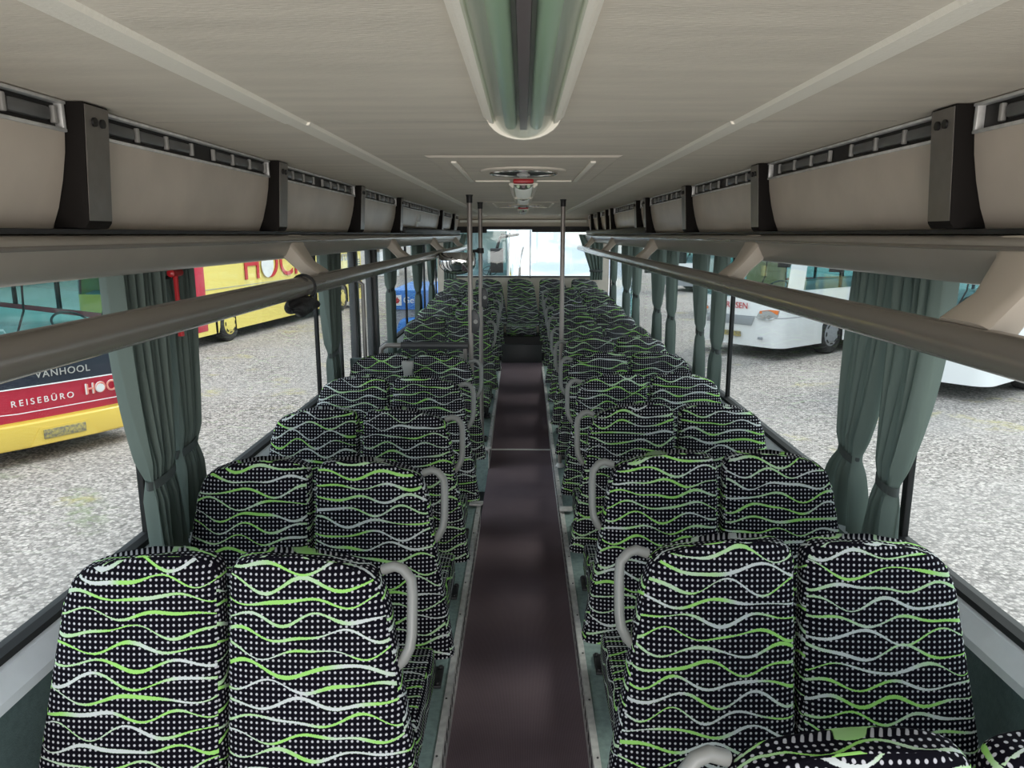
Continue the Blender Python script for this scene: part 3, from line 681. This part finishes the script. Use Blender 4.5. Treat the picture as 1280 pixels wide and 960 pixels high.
# paper bits / scraps near the handle of the seat behind the door
# ------------------------------------------------------------------ curtains
def curtain(side, yc, wt, wm, wb, x, ztie, label, shift=0, zt=-.10, zb=-1.0, folds=7, seed=0, light=False, group=None, amp=.030, drop=None):
    t = thing('curtain', label, 'curtain', (x*side, yc, 0), 0, group)
    rnd = random.Random(seed); ph = rnd.random()*6
    fo = folds
    def f(u, v):
        z = zt+(zb-zt)*v; tt = (z-zt)/(ztie-zt)
        if tt <= 1:
            k = tt**2.2; w = wt+(wm-wt)*k; sh = shift*k
        else:
            k = min(1, (z-ztie)/(zb-ztie)); k = k**.7; w = wm+(wb-wm)*k; sh = shift*(1+.35*k)
        y = (u-.5)*w+sh
        a = amp*(.6+.4*w/max(wt, wb))
        xx = a*math.sin(u*fo*2*PI+ph+.5*math.sin(3*v+ph))+.35*a*math.sin(u*fo*4.6*PI+1.7*ph+2*v)
        y += .012*math.sin(u*fo*2*PI+ph+1.3+v)*(w/wt)
        if abs(tt-1) < .1: xx *= .55+.45*abs(tt-1)/.1
        return (xx*1.0, y, z)
    b = MB(); b.grid(f, fo*14, 40); b.build('curtain_cloth', M['curtain'], t, smooth=True, ang=80)
    b = MB(); n = 24; z0 = ztie
    pts = [(.026*math.cos(2*PI*k/n)*side, shift+(wm/2+.008)*math.sin(2*PI*k/n), z0+.012*math.sin(2*PI*k/n)) for k in range(n+1)]
    vs = []; 
    for p in pts: vs += [(p[0],p[1],p[2]-.014), (p[0],p[1],p[2]+.014)]
    b.add(vs, [(2*k, 2*k+2, 2*k+3, 2*k+1) for k in range(n)]); b.build('tie_band', M['band'], t, smooth=True)
    return t
cl = [
 (-1, 2.13, .27, .15, .17, 1.12, -.73, 'broad green-grey curtain left of the nearest left window post, tied low', .045, 8, 1),
 (-1, 2.42, .21, .14, .20, 1.15, -.705, 'narrow dark green curtain right of the nearest left window post', -.01, 7, 2),
 (-1, 4.42, .34, .15, .18, 1.15, -.70, 'green curtain gathered before the left side door', .0, 8, 3),
 (-1, 6.27, .30, .16, .16, 1.12, -.45, 'dark curtain just behind the left side door', .0, 6, 4),
 (-1, 8.15, .55, .2, .3, 1.15, -.62, 'curtain at the first post behind the left door', .0, 8, 6),
 (-1, 9.35, .40, .16, .3, 1.15, -.6, 'curtain at the second post behind the left door', .0, 8, 7),
 (1, 2.12, .24, .10, .15, 1.13, -.755, 'pale green curtain on the near side of the nearest right window post', .08, 5, 8),
 (1, 2.42, .30, .12, .34, 1.14, -.745, 'dark green pleated curtain on the far side of the nearest right window post', .07, 7, 9),
 (1, 4.30, .18, .10, .14, 1.14, -.66, 'light green curtain at the second right window post, near side', .03, 4, 10),
 (1, 4.72, .26, .08, .16, 1.12, -.60, 'dark curtain swept back at the second right window post, far side', -.05, 6, 11),
 (1, 5.75, .22, .14, .16, 1.15, -.62, 'pale curtain before the third right window post', .0, 5, 12),
 (1, 6.30, .42, .17, .25, 1.14, -.62, 'dark curtain at the third right window post', .0, 9, 13),
 (1, 7.55, .20, .14, .15, 1.15, -.6, 'pale curtain before the fourth right window post', .0, 5, 14),
 (1, 8.22, .46, .2, .25, 1.14, -.6, 'dark curtain at the fourth right window post', .0, 9, 15),
 (1, 9.45, .26, .14, .15, 1.15, -.6, 'pale curtain near the right rear corner', .0, 6, 16)]
for c in cl:
    curtain(c[0], c[1], c[2], c[3], c[4], c[5], c[6], c[7], shift=c[8], folds=c[9], seed=c[10], group='side window curtains')
# rear corner curtains lie across the rear window
for s, lab in ((1, 'dark curtain swept aside at the right of the rear window'), (-1, 'dark curtain swept aside at the left of the rear window')):
    t = thing('curtain', lab, 'curtain', (1.0*s, 10.36, 0), 0, 'rear window curtains')
    def f(u, v):
        z = -.0-.62*v; k = min(1, v/.8)
        inner = -.24+.17*k; outer = .10
        x = inner+(outer-inner)*u
        return (x*s, .02*math.sin(u*30+v)+.0, z)
    b = MB(); b.grid(f, 60, 20); b.build('curtain_cloth', M['curtain'], t, smooth=True, ang=80)
    b = MB(); b.box(*sorted((-.08*s, .10*s)), -.03, .03, -.51, -.48); b.build('tie_band', M['band'], t, bevel=.005)
# emergency hammer, red, between the two near left curtains
t = thing('emergency_hammer', 'red emergency hammer hanging between the nearest left curtains', 'hammer', (-1.065, 2.27, -.17))
b = MB(); b.tube([(0,0,.05),(0,0,.0),(0,.002,-.10),(0,.004,-.14)], .01, 10, rad=[.008,.007,.008,.010]); b.build('shaft', M['redp'], t, smooth=True)
b = MB(); b.tube([(0,-.035,.055),(0,-.03,.055),(0,.03,.055),(0,.035,.055)], .013, 12, rad=[.004,.012,.012,.004]); b.build('head', M['redp'], t, smooth=True)
b = MB(); b.tube([(-.010,0,.04),(-.146,-.015,.04)], .005, 8); b.build('wall_hook', M['black'], t, smooth=True)

# ------------------------------------------------------------------ outside
b = MB(); b.grid(lambda u, v: (-90+180*u, -60+240*v, GND), 10, 10)
struct(b.build('ground', M['gravel']), 'grey gravel yard with yellowish patches', 'ground')

def wheel(parent, x, y, s, capm, r=.49):
    g = thing('wheel', None, None); g.parent = parent; g.location = (x, y, r)
    if 'category' in g: del g['category']
    o = MB(); n = 36
    prof = [(0, r*.62), (.0, r*.93), (.03, r), (.25, r), (.28, r*.93), (.28, r*.62)]
    vs = [(-s*p[0], p[1]*math.cos(2*PI*k/n), p[1]*math.sin(2*PI*k/n)) for p in prof for k in range(n)]
    o.add(vs, [(i*n+k, i*n+(k+1)%n, ((i+1)%6)*n+(k+1)%n, ((i+1)%6)*n+k) for i in range(6) for k in range(n)])
    o.build('tyre', M['tyre'], g, smooth=True, ang=50)
    o = MB(); o.tube([(-s*.04,0,0),(-s*.0,0,0),(s*.015,0,0)], r*.6, 32, rad=[r*.62, r*.62, r*.5]); o.build('hub_cap', capm, g, smooth=True, ang=40)
    o = MB()
    for k in range(8):
        a = 2*PI*k/8; cy, cz = r*.5*math.cos(a), r*.5*math.sin(a); dy, dz = -math.sin(a), math.cos(a)
        o.tube([(s*.014, cy-dy*.05, cz-dz*.05), (s*.014, cy+dy*.05, cz+dz*.05)], .018, 6)
    o.build('hub_slots', M['black'], g, smooth=True)

def coach(label, loc, rz, bands, L=11.5, W=2.5, H=3.3, fr=.32, screen=(1.45, 2.95), win=(1.75, 2.9), capm=None, rake=.28, winmat=None, dash=None, wheels=(2.2, 8.6), clear=.30, gw=True, beltz=None, smat=None):
    """local frame: front face centre at origin on the ground, body runs to +y, +x to the viewer's right when facing the front"""
    t = thing('coach', label, 'coach', (loc[0], loc[1], GND), rz)
    hw = W/2
    def plan(z):
        k = max(0, (z-1.0)/(H-1.0)); fy = rake*k*k+(.05*(1-z) if z < 1 else 0); ins = .09*max(0, (z-2.6)/(H-2.6))**2 if z > 2.6 else 0
        pts = []; h = hw-ins; n = 7
        for i in range(n+1):
            a = PI/2*i/n; pts.append((-h+fr-fr*math.sin(PI/2-a), fy+fr-fr*math.sin(a)+.0))
        for i in range(1, 8):
            u = i/8; pts.append((-h+fr+(2*h-2*fr)*u, fy-.05*math.sin(PI*u)))
        for i in range(n+1):
            a = PI/2*i/n; pts.append((h-fr+fr*math.sin(a), fy+fr-fr*math.cos(a)))
        m_ = 24
        side = [(h, fy+fr+(L-fr-fy-.15)*k/m_) for k in range(1, m_)]
        pts += side+[(h, L-.15), (h-.15, L), (-h+.15, L), (-h, L-.15)]+[(-x, y) for x, y in reversed(side)]
        return pts
    zs = sorted(set([clear]+([win[0], win[1]] if gw else [])+[b_[1] for b_ in bands]+[screen[0], screen[1], 2.2, 3.0, 3.15, H-.03]+([1.0])))
    zs = [z for z in zs if clear <= z < H]
    rings = [plan(z) for z in zs]; N = len(rings[0])
    nfront = 8+7+8
    by = {}
    gl = MB()
    for i in range(len(zs)-1):
        zc = (zs[i]+zs[i+1])/2
        for k in range(N):
            k2 = (k+1) % N; p = [(*rings[i][k], zs[i]), (*rings[i][k2], zs[i]), (*rings[i+1][k2], zs[i+1]), (*rings[i+1][k], zs[i+1])]
            if screen[0] <= zc <= screen[1] and 2 <= k < nfront-3: gl.add(p, [(0,1,2,3)]); continue
            # wheel arches
            cx = (p[0][0]+p[1][0])/2; cy = (p[0][1]+p[1][1])/2
            if abs(cx) > hw-.02 and zc < 1.0 and any(abs(cy-w_) < .55 for w_ in wheels) and fr < cy < L-.2: continue
            if gw and abs(cx) > hw-.15 and win[0] <= zc <= win[1] and .85 < cy < L-.4 and k >= nfront-1: continue
            m_ = bands[-1][2]
            for z0, z1, mm, *cond in bands:
                if z0 <= zc < z1 and (not cond or cond[0](cx, cy)): m_ = mm; break
            by.setdefault(m_, MB()).add(p, [(0,1,2,3)])
    for nm_, mb in by.items():
        mb.build({'yellow':'body_yellow','yel2':'body_pale_yellow','red':'body_red','cwhite':'body_white','blackp':'body_black','grey':'body_grey','blue':'body_blue','orange':'body_orange','dkglass':'body_glazing'}.get(nm_, 'body_panel').replace('body_', 'body_panel_'), M[nm_], t, smooth=True)
    gl.build('windscreen', smat or M['wingl'], t, smooth=True)
    r = MB(); top = plan(H-.03); cxs = [(x*.93, .12+y*.98) for x, y in top]
    r.add([(*p, H-.03) for p in top]+[(*p, H+.02) for p in cxs], [(k, (k+1)%N, (k+1)%N+N, k+N) for k in range(N)]+[tuple(range(N, 2*N))]); r.build('roof', M[bands[-1][2]], t, smooth=True)
    u = MB(); u.add([(*p, clear) for p in plan(clear)], [tuple(range(N))]); u.build('underside', M['black'], t)
    for sgn in (-1, 1):
        for wy in wheels: 
            wheel(t, sgn*(hw-.03), wy, sgn, capm or M['grey'])
            a = MB(); n = 16
            # arch: fender panel with a round cut
            pts = [(wy-.62, clear+.02)]+[(wy-.56*math.cos(PI*k/n), .45+.56*math.sin(PI*k/n)) for k in range(n+1)]+[(wy+.62, clear+.02)]
            outer = [(wy-.66, clear+.0)]+[(wy-.66, clear+(1.02-clear)*min(1, k/3)) if k < 4 else ((wy-.66+1.32*(k-4)/(n-8), 1.02) if k <= n-4 else (wy+.66, clear+(1.02-clear)*min(1, (n-k)/3))) for k in range(n+1)]+[(wy+.66, clear)]
            xx = sgn*(hw+.002)
            a.add([(xx, *p) for p in pts]+[(xx, *p) for p in outer], [(k, k+1, k+1+len(pts), k+len(pts)) for k in range(len(pts)-1)])
            a.build('wheel_arch', M[bands[-1][2]] if beltz is None else M[beltz], t)
        # side windows
        if gw:
            k = .9; 
            while k+1.5 < L-.3:
                w_ = MB(); w_.box(*sorted((sgn*(hw-.01), sgn*(hw+.012))), k, k+1.42, win[0], win[1]); w_.build('side_window', M['wingl'], t); w_ = MB(); w_.box(*sorted((sgn*(hw-.03), sgn*(hw+.014))), k+1.42, k+1.5, win[0], win[1]); w_.build('window_pillar', M['black'], t); k += 1.5
        mr = MB(); mr.tube([(sgn*(hw-.2), .15, 2.85), (sgn*(hw+.12), -.25, 2.8), (sgn*(hw+.18), -.3, 2.6)], .03, 8); mr.box(*sorted((sgn*(hw+.06), sgn*(hw+.30))), -.36, -.24, 2.15, 2.6); mr.build('wing_mirror', M['black'], t, bevel=.02)
        for k2 in range(1): pass
    d = MB(); d.prism_x([(.18,1.1),(.18,screen[0]-.02),(.55,screen[0]+.06),(.95,screen[0]+.02),(1.0,1.1)], -hw+.15, hw-.15); d.build('dashboard', dash or M['grey'], t, bevel=.02); d = MB(); d.box(-hw+.12, hw-.12, 1.02, L-.4, 1.1, win[0]-.05 if gw else 1.6); d.build('seat_block', dash or M['grey'], t, bevel=.03)
    st = MB(); c = Vector((.62, .72, screen[0]+.22)); ex = Vector((1,0,0)); ey = Vector((0,.75,.55)).normalized()
    st.tube([c+.24*(ex*math.cos(2*PI*k/28)+ey*math.sin(2*PI*k/28)) for k in range(29)], .016, 8); st.tube([c-ex*.23, c, c+ex*.23], .012, 6); st.tube([c, c-ey.cross(ex)*-.3], .03, 8); st.build('steering_wheel', M['satin'], t, smooth=True)
    wp = MB()
    for x in (-.45, .55): wp.tube([(x, .0, screen[0]+.0), (x+.2, .03, screen[0]+.5), (x+.22, .035, screen[0]+.85)], .014, 6)
    wp.build('wiper', M['black'], t, smooth=True)
    return t
def facefront(x, y, z, ang=0, tilt=0):
    return Matrix.Translation((x, y, z)) @ Matrix.Rotation(ang, 4, 'Z') @ Matrix.Rotation(PI/2-tilt, 4, 'X')
def headlights(t, hw, z, m=None, y=.10, w=.42):
    for s in (-1, 1):
        b = MB(); pr = [(0,0),(.10,.16),(.34,.20),(.52,.19),(.50,.04),(.36,-.04),(.10,-.05)]
        def P(p, d):
            x = hw-.62+p[0]; yy = .32-.32*math.sqrt(max(0, 1-max(0, (x-(hw-.32))/.32)**2)) if x > hw-.32 else -.0
            yy = min(yy, .3)
            return (s*min(x, hw-.02), yy-.03-d+ (0.0), z+p[1])
        n = len(pr); b.add([P(p, .02) for p in pr]+[P(p, -.06) for p in pr], [tuple(range(n)), tuple(range(n, 2*n))]+[(k, (k+1)%n, (k+1)%n+n, k+n) for k in range(n)]); h = b.build('headlight', M['hl'], t)
        b = MB(); up = [(.10,.10),(.10,.16),(.34,.20),(.52,.19),(.51,.10)]; n = len(up)
        b.add([P(p, .03) for p in up]+[P(p, .0) for p in up], [tuple(range(n)), tuple(range(n, 2*n))]+[(k, (k+1)%n, (k+1)%n+n, k+n) for k in range(n)]); b.build('indicator', M['orange'], h)
        b = MB(); 
        for px in (.18, .34): b.tube([(s*(hw-.62+px), -.055, z+.03), (s*(hw-.62+px), -.07, z+.03)], .05, 16)
        b.build('lamp_bulb', M['chrome'], h, smooth=True)

# red and yellow coach, front-on outside the nearest left window
d = Vector((.545, .838)); ctr = Vector((-6.02, 9.25))
rz = math.atan2(d.y, d.x)
rc = coach('red and yellow coach seen front-on outside the nearest left window', ctr, rz, [(.3,.56,'yellow'),(.56,.98,'red'),(.98,1.42,'blackp'),(1.42,3.3,'red')], capm=M['yellow'], dash=M['tealin'], screen=(1.42, 3.0), win=(1.7, 2.9))
b = MB(); b.prism([(-1.23,.02),(1.23,.02),(1.22,.40),(-1.22,.40)], 0, .0)
b = MB()
for k in range(1): b.prism_z([(-1.25,.28),(-1.2,.10),(-1.0,-.04),(-.4,-.10),(.4,-.10),(1.0,-.04),(1.2,.10),(1.25,.28),(1.2,.4),(-1.2,.4)], .22, .54)
b.build('bumper', M['yellow'], rc, bevel=.03, seg=3)
b = MB(); b.box(-.26, .26, -.118, -.10, .30, .42); b.build('number_plate', M['plate'], rc, bevel=.003)
b = MB(); b.prism([(-.42,.24),(-.30,.45),(.30,.45),(.42,.24)], -.108, -.09); b.build('plate_recess', M['yellow'], rc)
text('REISEBÜRO', .11, M['text_white'], rc, 'lettering', facefront(-.20, -.075, .80), spacing=1.45)
text('HOCK', .21, M['text_white'], rc, 'lettering', facefront(.58, -.066, .835, .06), ext=.006, sx=.9)
text('HOCK', .195, M['peach'], rc, 'lettering', facefront(.58, -.072, .835, .06), ext=.004, sx=.9)
b = MB(); b.tube([(.515,-.085,.835),(.515,-.075,.835)], .055, 20); b.build('logo_disc', M['white'], rc, smooth=True)
text('VANHOOL', .125, M['text_grey'], rc, 'lettering', facefront(.08, -.066, 1.12), spacing=1.15)
for s in (-1, 1):
    b = MB(); pr = [(0,0),(.10,.22),(.36,.25),(.38,.04),(.30,-.06)]
    b.add([(s*(.76+p[0]), -.07+.55*max(0,p[0]-.16), .66+p[1]) for p in pr]+[(s*(.76+p[0]), .06+.55*max(0,p[0]-.16), .66+p[1]) for p in pr], [tuple(range(5)), tuple(range(5,10))]+[(k,(k+1)%5,(k+1)%5+5,k+5) for k in range(5)]); b.build('headlight', M['hl'], rc)
b = MB(); b.tube([(-1.0,-.05,.985),(0,-.075,.985),(1.0,-.05,.985)], .008, 6); b.tube([(-.95,-.05,.70),(-.5,-.07,.67),(.8,-.07,.67),(1.0,-.05,.72)], .006, 6); b.build('pin_stripe', M['cwhite'], rc, smooth=True)
# white frames seen inside the windscreen
b = MB(); b.tube([(-.9,.9,1.45),(-.9,.9,2.6)], .03, 8); b.tube([(-.6,.9,1.45),(-.6,.9,2.6)], .03, 8); b.tube([(-1.1,.9,1.62),(-.2,.8,1.62),(-.15,.8,1.5)], .015, 8); b.tube([(-.9,.9,2.05),(-.6,.9,2.05)], .02, 8); b.build('cab_rails', M['cwhite'], rc, smooth=True)

# yellow coach, side-on farther back on the left
a0 = Vector((-7.93, 19.9)); a1 = Vector((-6.82, 28.2)); dd_ = (a1-a0).normalized()
rz2 = math.atan2(dd_.y, dd_.x)-PI/2
# local +x side faces the bus; front wheel at local y=2.6
hw = 1.25
loc = a0-dd_*2.7+Vector((-dd_.y, dd_.x))*hw
yc = coach('long yellow coach parked side-on behind the left windows', loc, rz2, [(.3,3.3,'red', lambda x,y: y < .55 and y > .15), (.3,3.3,'yel2')], L=13.2, wheels=(2.7, 11.0), capm=M['yel2'], win=(2.35, 3.0), gw=False)
def sideM(y, z): return Matrix.Translation((hw+.02, y, z)) @ Matrix.Rotation(PI/2, 4, 'Z') @ Matrix.Rotation(PI/2, 4, 'X')
b = MB(); b.box(hw-.01, hw+.018, .2, 1.0, .55, 2.9); b.build('door_glass', M['dkglass'], yc, bevel=.02)
b = MB(); b.box(hw-.01, hw+.016, 1.02, 1.55, .42, 3.0); b.build('red_pillar', M['red'], yc, bevel=.02)
text('HOCK', 1.25, M['text_red'], yc, 'lettering', sideM(5.6, 1.98), ext=.01, sx=1.15)
b = MB(); b.tube([(hw+.03, 4.95, 1.98),(hw+.045, 4.95, 1.98)], .38, 28); b.build('logo_disc', M['white'], yc, smooth=True)
text('Reisebüro', .55, M['text_grey'], yc, 'lettering', sideM(10.4, 2.05), ext=.01)
b = MB()
for y in (1.9, 4.4, 6.3, 8.4): b.tube([(hw, y, .78),(hw+.03, y, .78)], .07, 16)
b.build('side_marker', M['grey'], yc, smooth=True)
b = MB(); b.box(hw, hw+.012, .3, 13, 1.45, 1.465); b.build('panel_seam', M['grey'], yc)
b = MB(); 
for k in range(14): b.box(hw, hw+.02, 12.1, 12.9, .75+k*.085, .79+k*.085)
b.build('engine_grille', M['black'], yc)

# white coaches on the right
def axis_rot(ax): return math.atan2(ax[1], ax[0])-PI/2
ax = Vector((.79, .61)).normalized(); lat = Vector((ax.y, -ax.x))
wc = coach('white coach with orange-topped headlight outside the second right window', Vector((5.75, 16.6))-lat*1.22, axis_rot(ax), [(.3,.98,'cwhite'), (.98,1.0,'grey'), (1.0,3.3,'cwhite')], screen=(1.42, 2.95), win=(1.6, 2.7), rake=.45, capm=M['grey'])
headlights(wc, 1.25, .98); text('REISEN', .20, M['text_red'], wc, 'lettering', facefront(.1, -.062, 1.22), spacing=1.0)
b = MB(); b.prism([(-.75,.78),(.52,.78),(.60,.98),(-.75,.98)], -.064, -.03); b.build('front_grille', M['grey'], wc, bevel=.01)
b = MB(); b.box(-.26, .26, -.075, -.06, .50, .62); b.build('number_plate', M['plate'], wc)
b = MB(); b.box(.72, .84, -.07, -.03, .48, .54); b.build('fog_lamp', M['grey'], wc, bevel=.01)
b = MB(); b.box(-.9, .2, 1.6, 1.7, 1.45, 2.6); b.build('seat_cover', M['tan'], wc, bevel=.05)
ax = Vector((.79, .61)).normalized()
wd = coach('white coach seen from the front outside the nearest right window', Vector((7.05, 13.3)), axis_rot(ax), [(.3,3.3,'cwhite')], screen=(1.42, 2.95), win=(1.6, 2.7), rake=.35, capm=M['grey'])
headlights(wd, 1.25, 1.15); text('REISEN', .22, M['text_red'], wd, 'lettering', facefront(.0, -.062, 1.2))
b = MB(); b.box(-1.1, 1.1, -.07, -.03, 1.40, 1.43); b.build('screen_seam', M['grey'], wd)
ax = Vector((.9, .43)).normalized()
coach('white coach far right beyond the two nearer coaches', Vector((7.4, 27.5)), axis_rot(ax), [(.3,1.2,'cwhite'),(1.2,1.3,'red'),(1.3,3.3,'cwhite')], capm=M['grey'])
coach('pale coach standing close behind the rear window with sky in its windscreen', Vector((.95, 14.2)), axis_rot((.03, 1)), [(.3,3.3,'cwhite')], screen=(1.2, 2.98), win=(1.6, 2.7), rake=.75, capm=M['grey'], smat=M['coatgl'])
coach('white coach behind the rear window, at its left', Vector((-1.75, 24.0)), axis_rot((.05, 1)), [(.3,3.3,'cwhite')], capm=M['grey'])
coach('grey and white coach outside farther back on the right', Vector((7.8, 38)), axis_rot((.8, .6)), [(.3,1.0,'grey'),(1.0,3.3,'cwhite')], capm=M['grey'])
# blue trailer with lettering behind the left side
bt = thing('trailer', 'blue trailer with white lettering outside behind the left side door', 'trailer', (-2.1, 19.0, GND), 0)
b = MB(); b.box(-1.3, 1.1, 0, 3.6, .95, 1.45); b.build('name_board', M['blue'], bt, bevel=.02)
b = MB(); b.box(-1.25, 1.0, .1, 3.5, .45, .95); b.build('side_panel', M['grey'], bt, bevel=.02)
b = MB(); b.prism([(-1.2,.25),(-1.0,.75),(-.3,.80),(.25,.55),(.6,.25)], -.5, -.02); b.build('tarpaulin', M['blue'], bt, bevel=.08, seg=3)
for x in (-1.1, .85):
    b = MB(); b.tube([(x-.09, 1.8, .33),(x+.09, 1.8, .33)], .33, 24); b.build('wheel', M['tyre'], bt, smooth=True, ang=40)
text('Ger', .23, M['text_white'], bt, 'lettering', facefront(-.79, -.012, 1.19), ext=.01)
b = MB(); b.box(-1.24, -1.02, -.02, 0, 1.06, 1.32); b.build('logo_panel', M['white'], bt)
b = MB(); b.prism([(-1.20,1.11),(-1.13,1.28),(-1.06,1.19),(-1.10,1.12)], -.03, -.018); b.build('logo_mark', M['redp'], bt)

# shrubs and trees as background
def tree(x, y, h, w, label, seed, grp):
    rnd = random.Random(seed); t = thing('tree', label, 'tree', (x, y, GND), 0, grp)
    b = MB(); b.tube([(0,0,0),(.1,0,h*.3),(0,.1,h*.7)], .2, 8, rad=[.25,.18,.08]); b.build('trunk', M['bark'], t, smooth=True)
    b = MB()
    for k in range(26):
        a = rnd.random()*2*PI; r = w*.5*math.sqrt(rnd.random()); z = h*(.3+.62*rnd.random()); q = .25+.16*rnd.random()
        b.ell((r*math.cos(a), r*math.sin(a), z), (w*q*.6, w*q*.6, h*q*.45), 10, 7)
    for i, p in enumerate(b.v):
        b.v[i] = (p[0]+rnd.uniform(-.18,.18), p[1]+rnd.uniform(-.18,.18), p[2]+rnd.uniform(-.18,.18))
    b.build('crown', M['leaf'], t)
for i, (x, y, h, w) in enumerate(((-.6,50,7,7),(-11,56,9,8),(-21,54,8,8),(-31,44,9,9),(-42,32,9,9),(20,60,6,8),(32,50,7,8),(42,36,8,9),(-48,14,9,9),(50,18,8,9))):
    tree(x, y, h, w, 'leafy green tree at the edge of the gravel yard', i, 'trees around the yard')

# ------------------------------------------------------------------ lift everything so that z=0 is the aisle floor
for o in list(C.objects):
    if o.parent is None: o.location.z += LIFT

# ------------------------------------------------------------------ camera
f, cx, cy = 924., 640., 480.; VX, VY = 654., 293.
yc_ = Vector((VX-cx, -(VY-cy), -f)).normalized(); zc_ = Vector((0, -yc_.z, yc_.y)).normalized(); xc_ = yc_.cross(zc_)
cam = bpy.data.cameras.new('camera'); cam.lens = f/1280*36; cam.sensor_width = 36; cam.clip_start = .02; cam.clip_end = 500
co = bpy.data.objects.new('camera', cam); C.objects.link(co)
co.matrix_world = Matrix.Translation((0, 0, LIFT)) @ Matrix((xc_, yc_, zc_)).to_4x4()
S.camera = co

# ------------------------------------------------------------------ light
w = bpy.data.worlds.new('sky'); S.world = w; w.use_nodes = True; nt = w.node_tree; nt.nodes.clear(); nb = NB(nt)
out = nt.nodes.new('ShaderNodeOutputWorld'); bg = nt.nodes.new('ShaderNodeBackground')
tc = nt.nodes.new('ShaderNodeTexCoord'); mp = nt.nodes.new('ShaderNodeMapping'); mp.inputs['Scale'].default_value = (1, 1, 3)
nt.links.new(tc.outputs['Generated'], mp.inputs[0])
n = nb.noise(mp.outputs[0], 3.0, 5)
col = nb.mix(nb.rng(n, .42, .62), (.62, .74, .92), (.98, .99, 1.0))
nt.links.new(col, bg.inputs[0]); bg.inputs[1].default_value = 1.25
nt.links.new(bg.outputs[0], out.inputs[0])
sun = bpy.data.lights.new('sun', 'SUN'); sun.energy = 1.3; sun.angle = math.radians(25); sun.color = (1, .96, .9)
so = bpy.data.objects.new('sun', sun); C.objects.link(so); so.rotation_euler = (math.radians(-28), math.radians(38), 0)

al = bpy.data.lights.new('front_fill', 'AREA'); al.shape = 'RECTANGLE'; al.size = 2.2; al.size_y = 1.7; al.energy = 42; al.color = (1, .95, .88)  # fill light added behind the camera to brighten ceiling and seats
ao = bpy.data.objects.new('front_fill', al); C.objects.link(ao); ao.location = (0, -2.4, 1.15); ao.rotation_euler = (math.radians(96), 0, 0)
S.view_settings.view_transform = 'Standard'; S.view_settings.look = 'None'; S.view_settings.gamma = 1; S.view_settings.use_curve_mapping = False
S.view_settings.exposure = .93
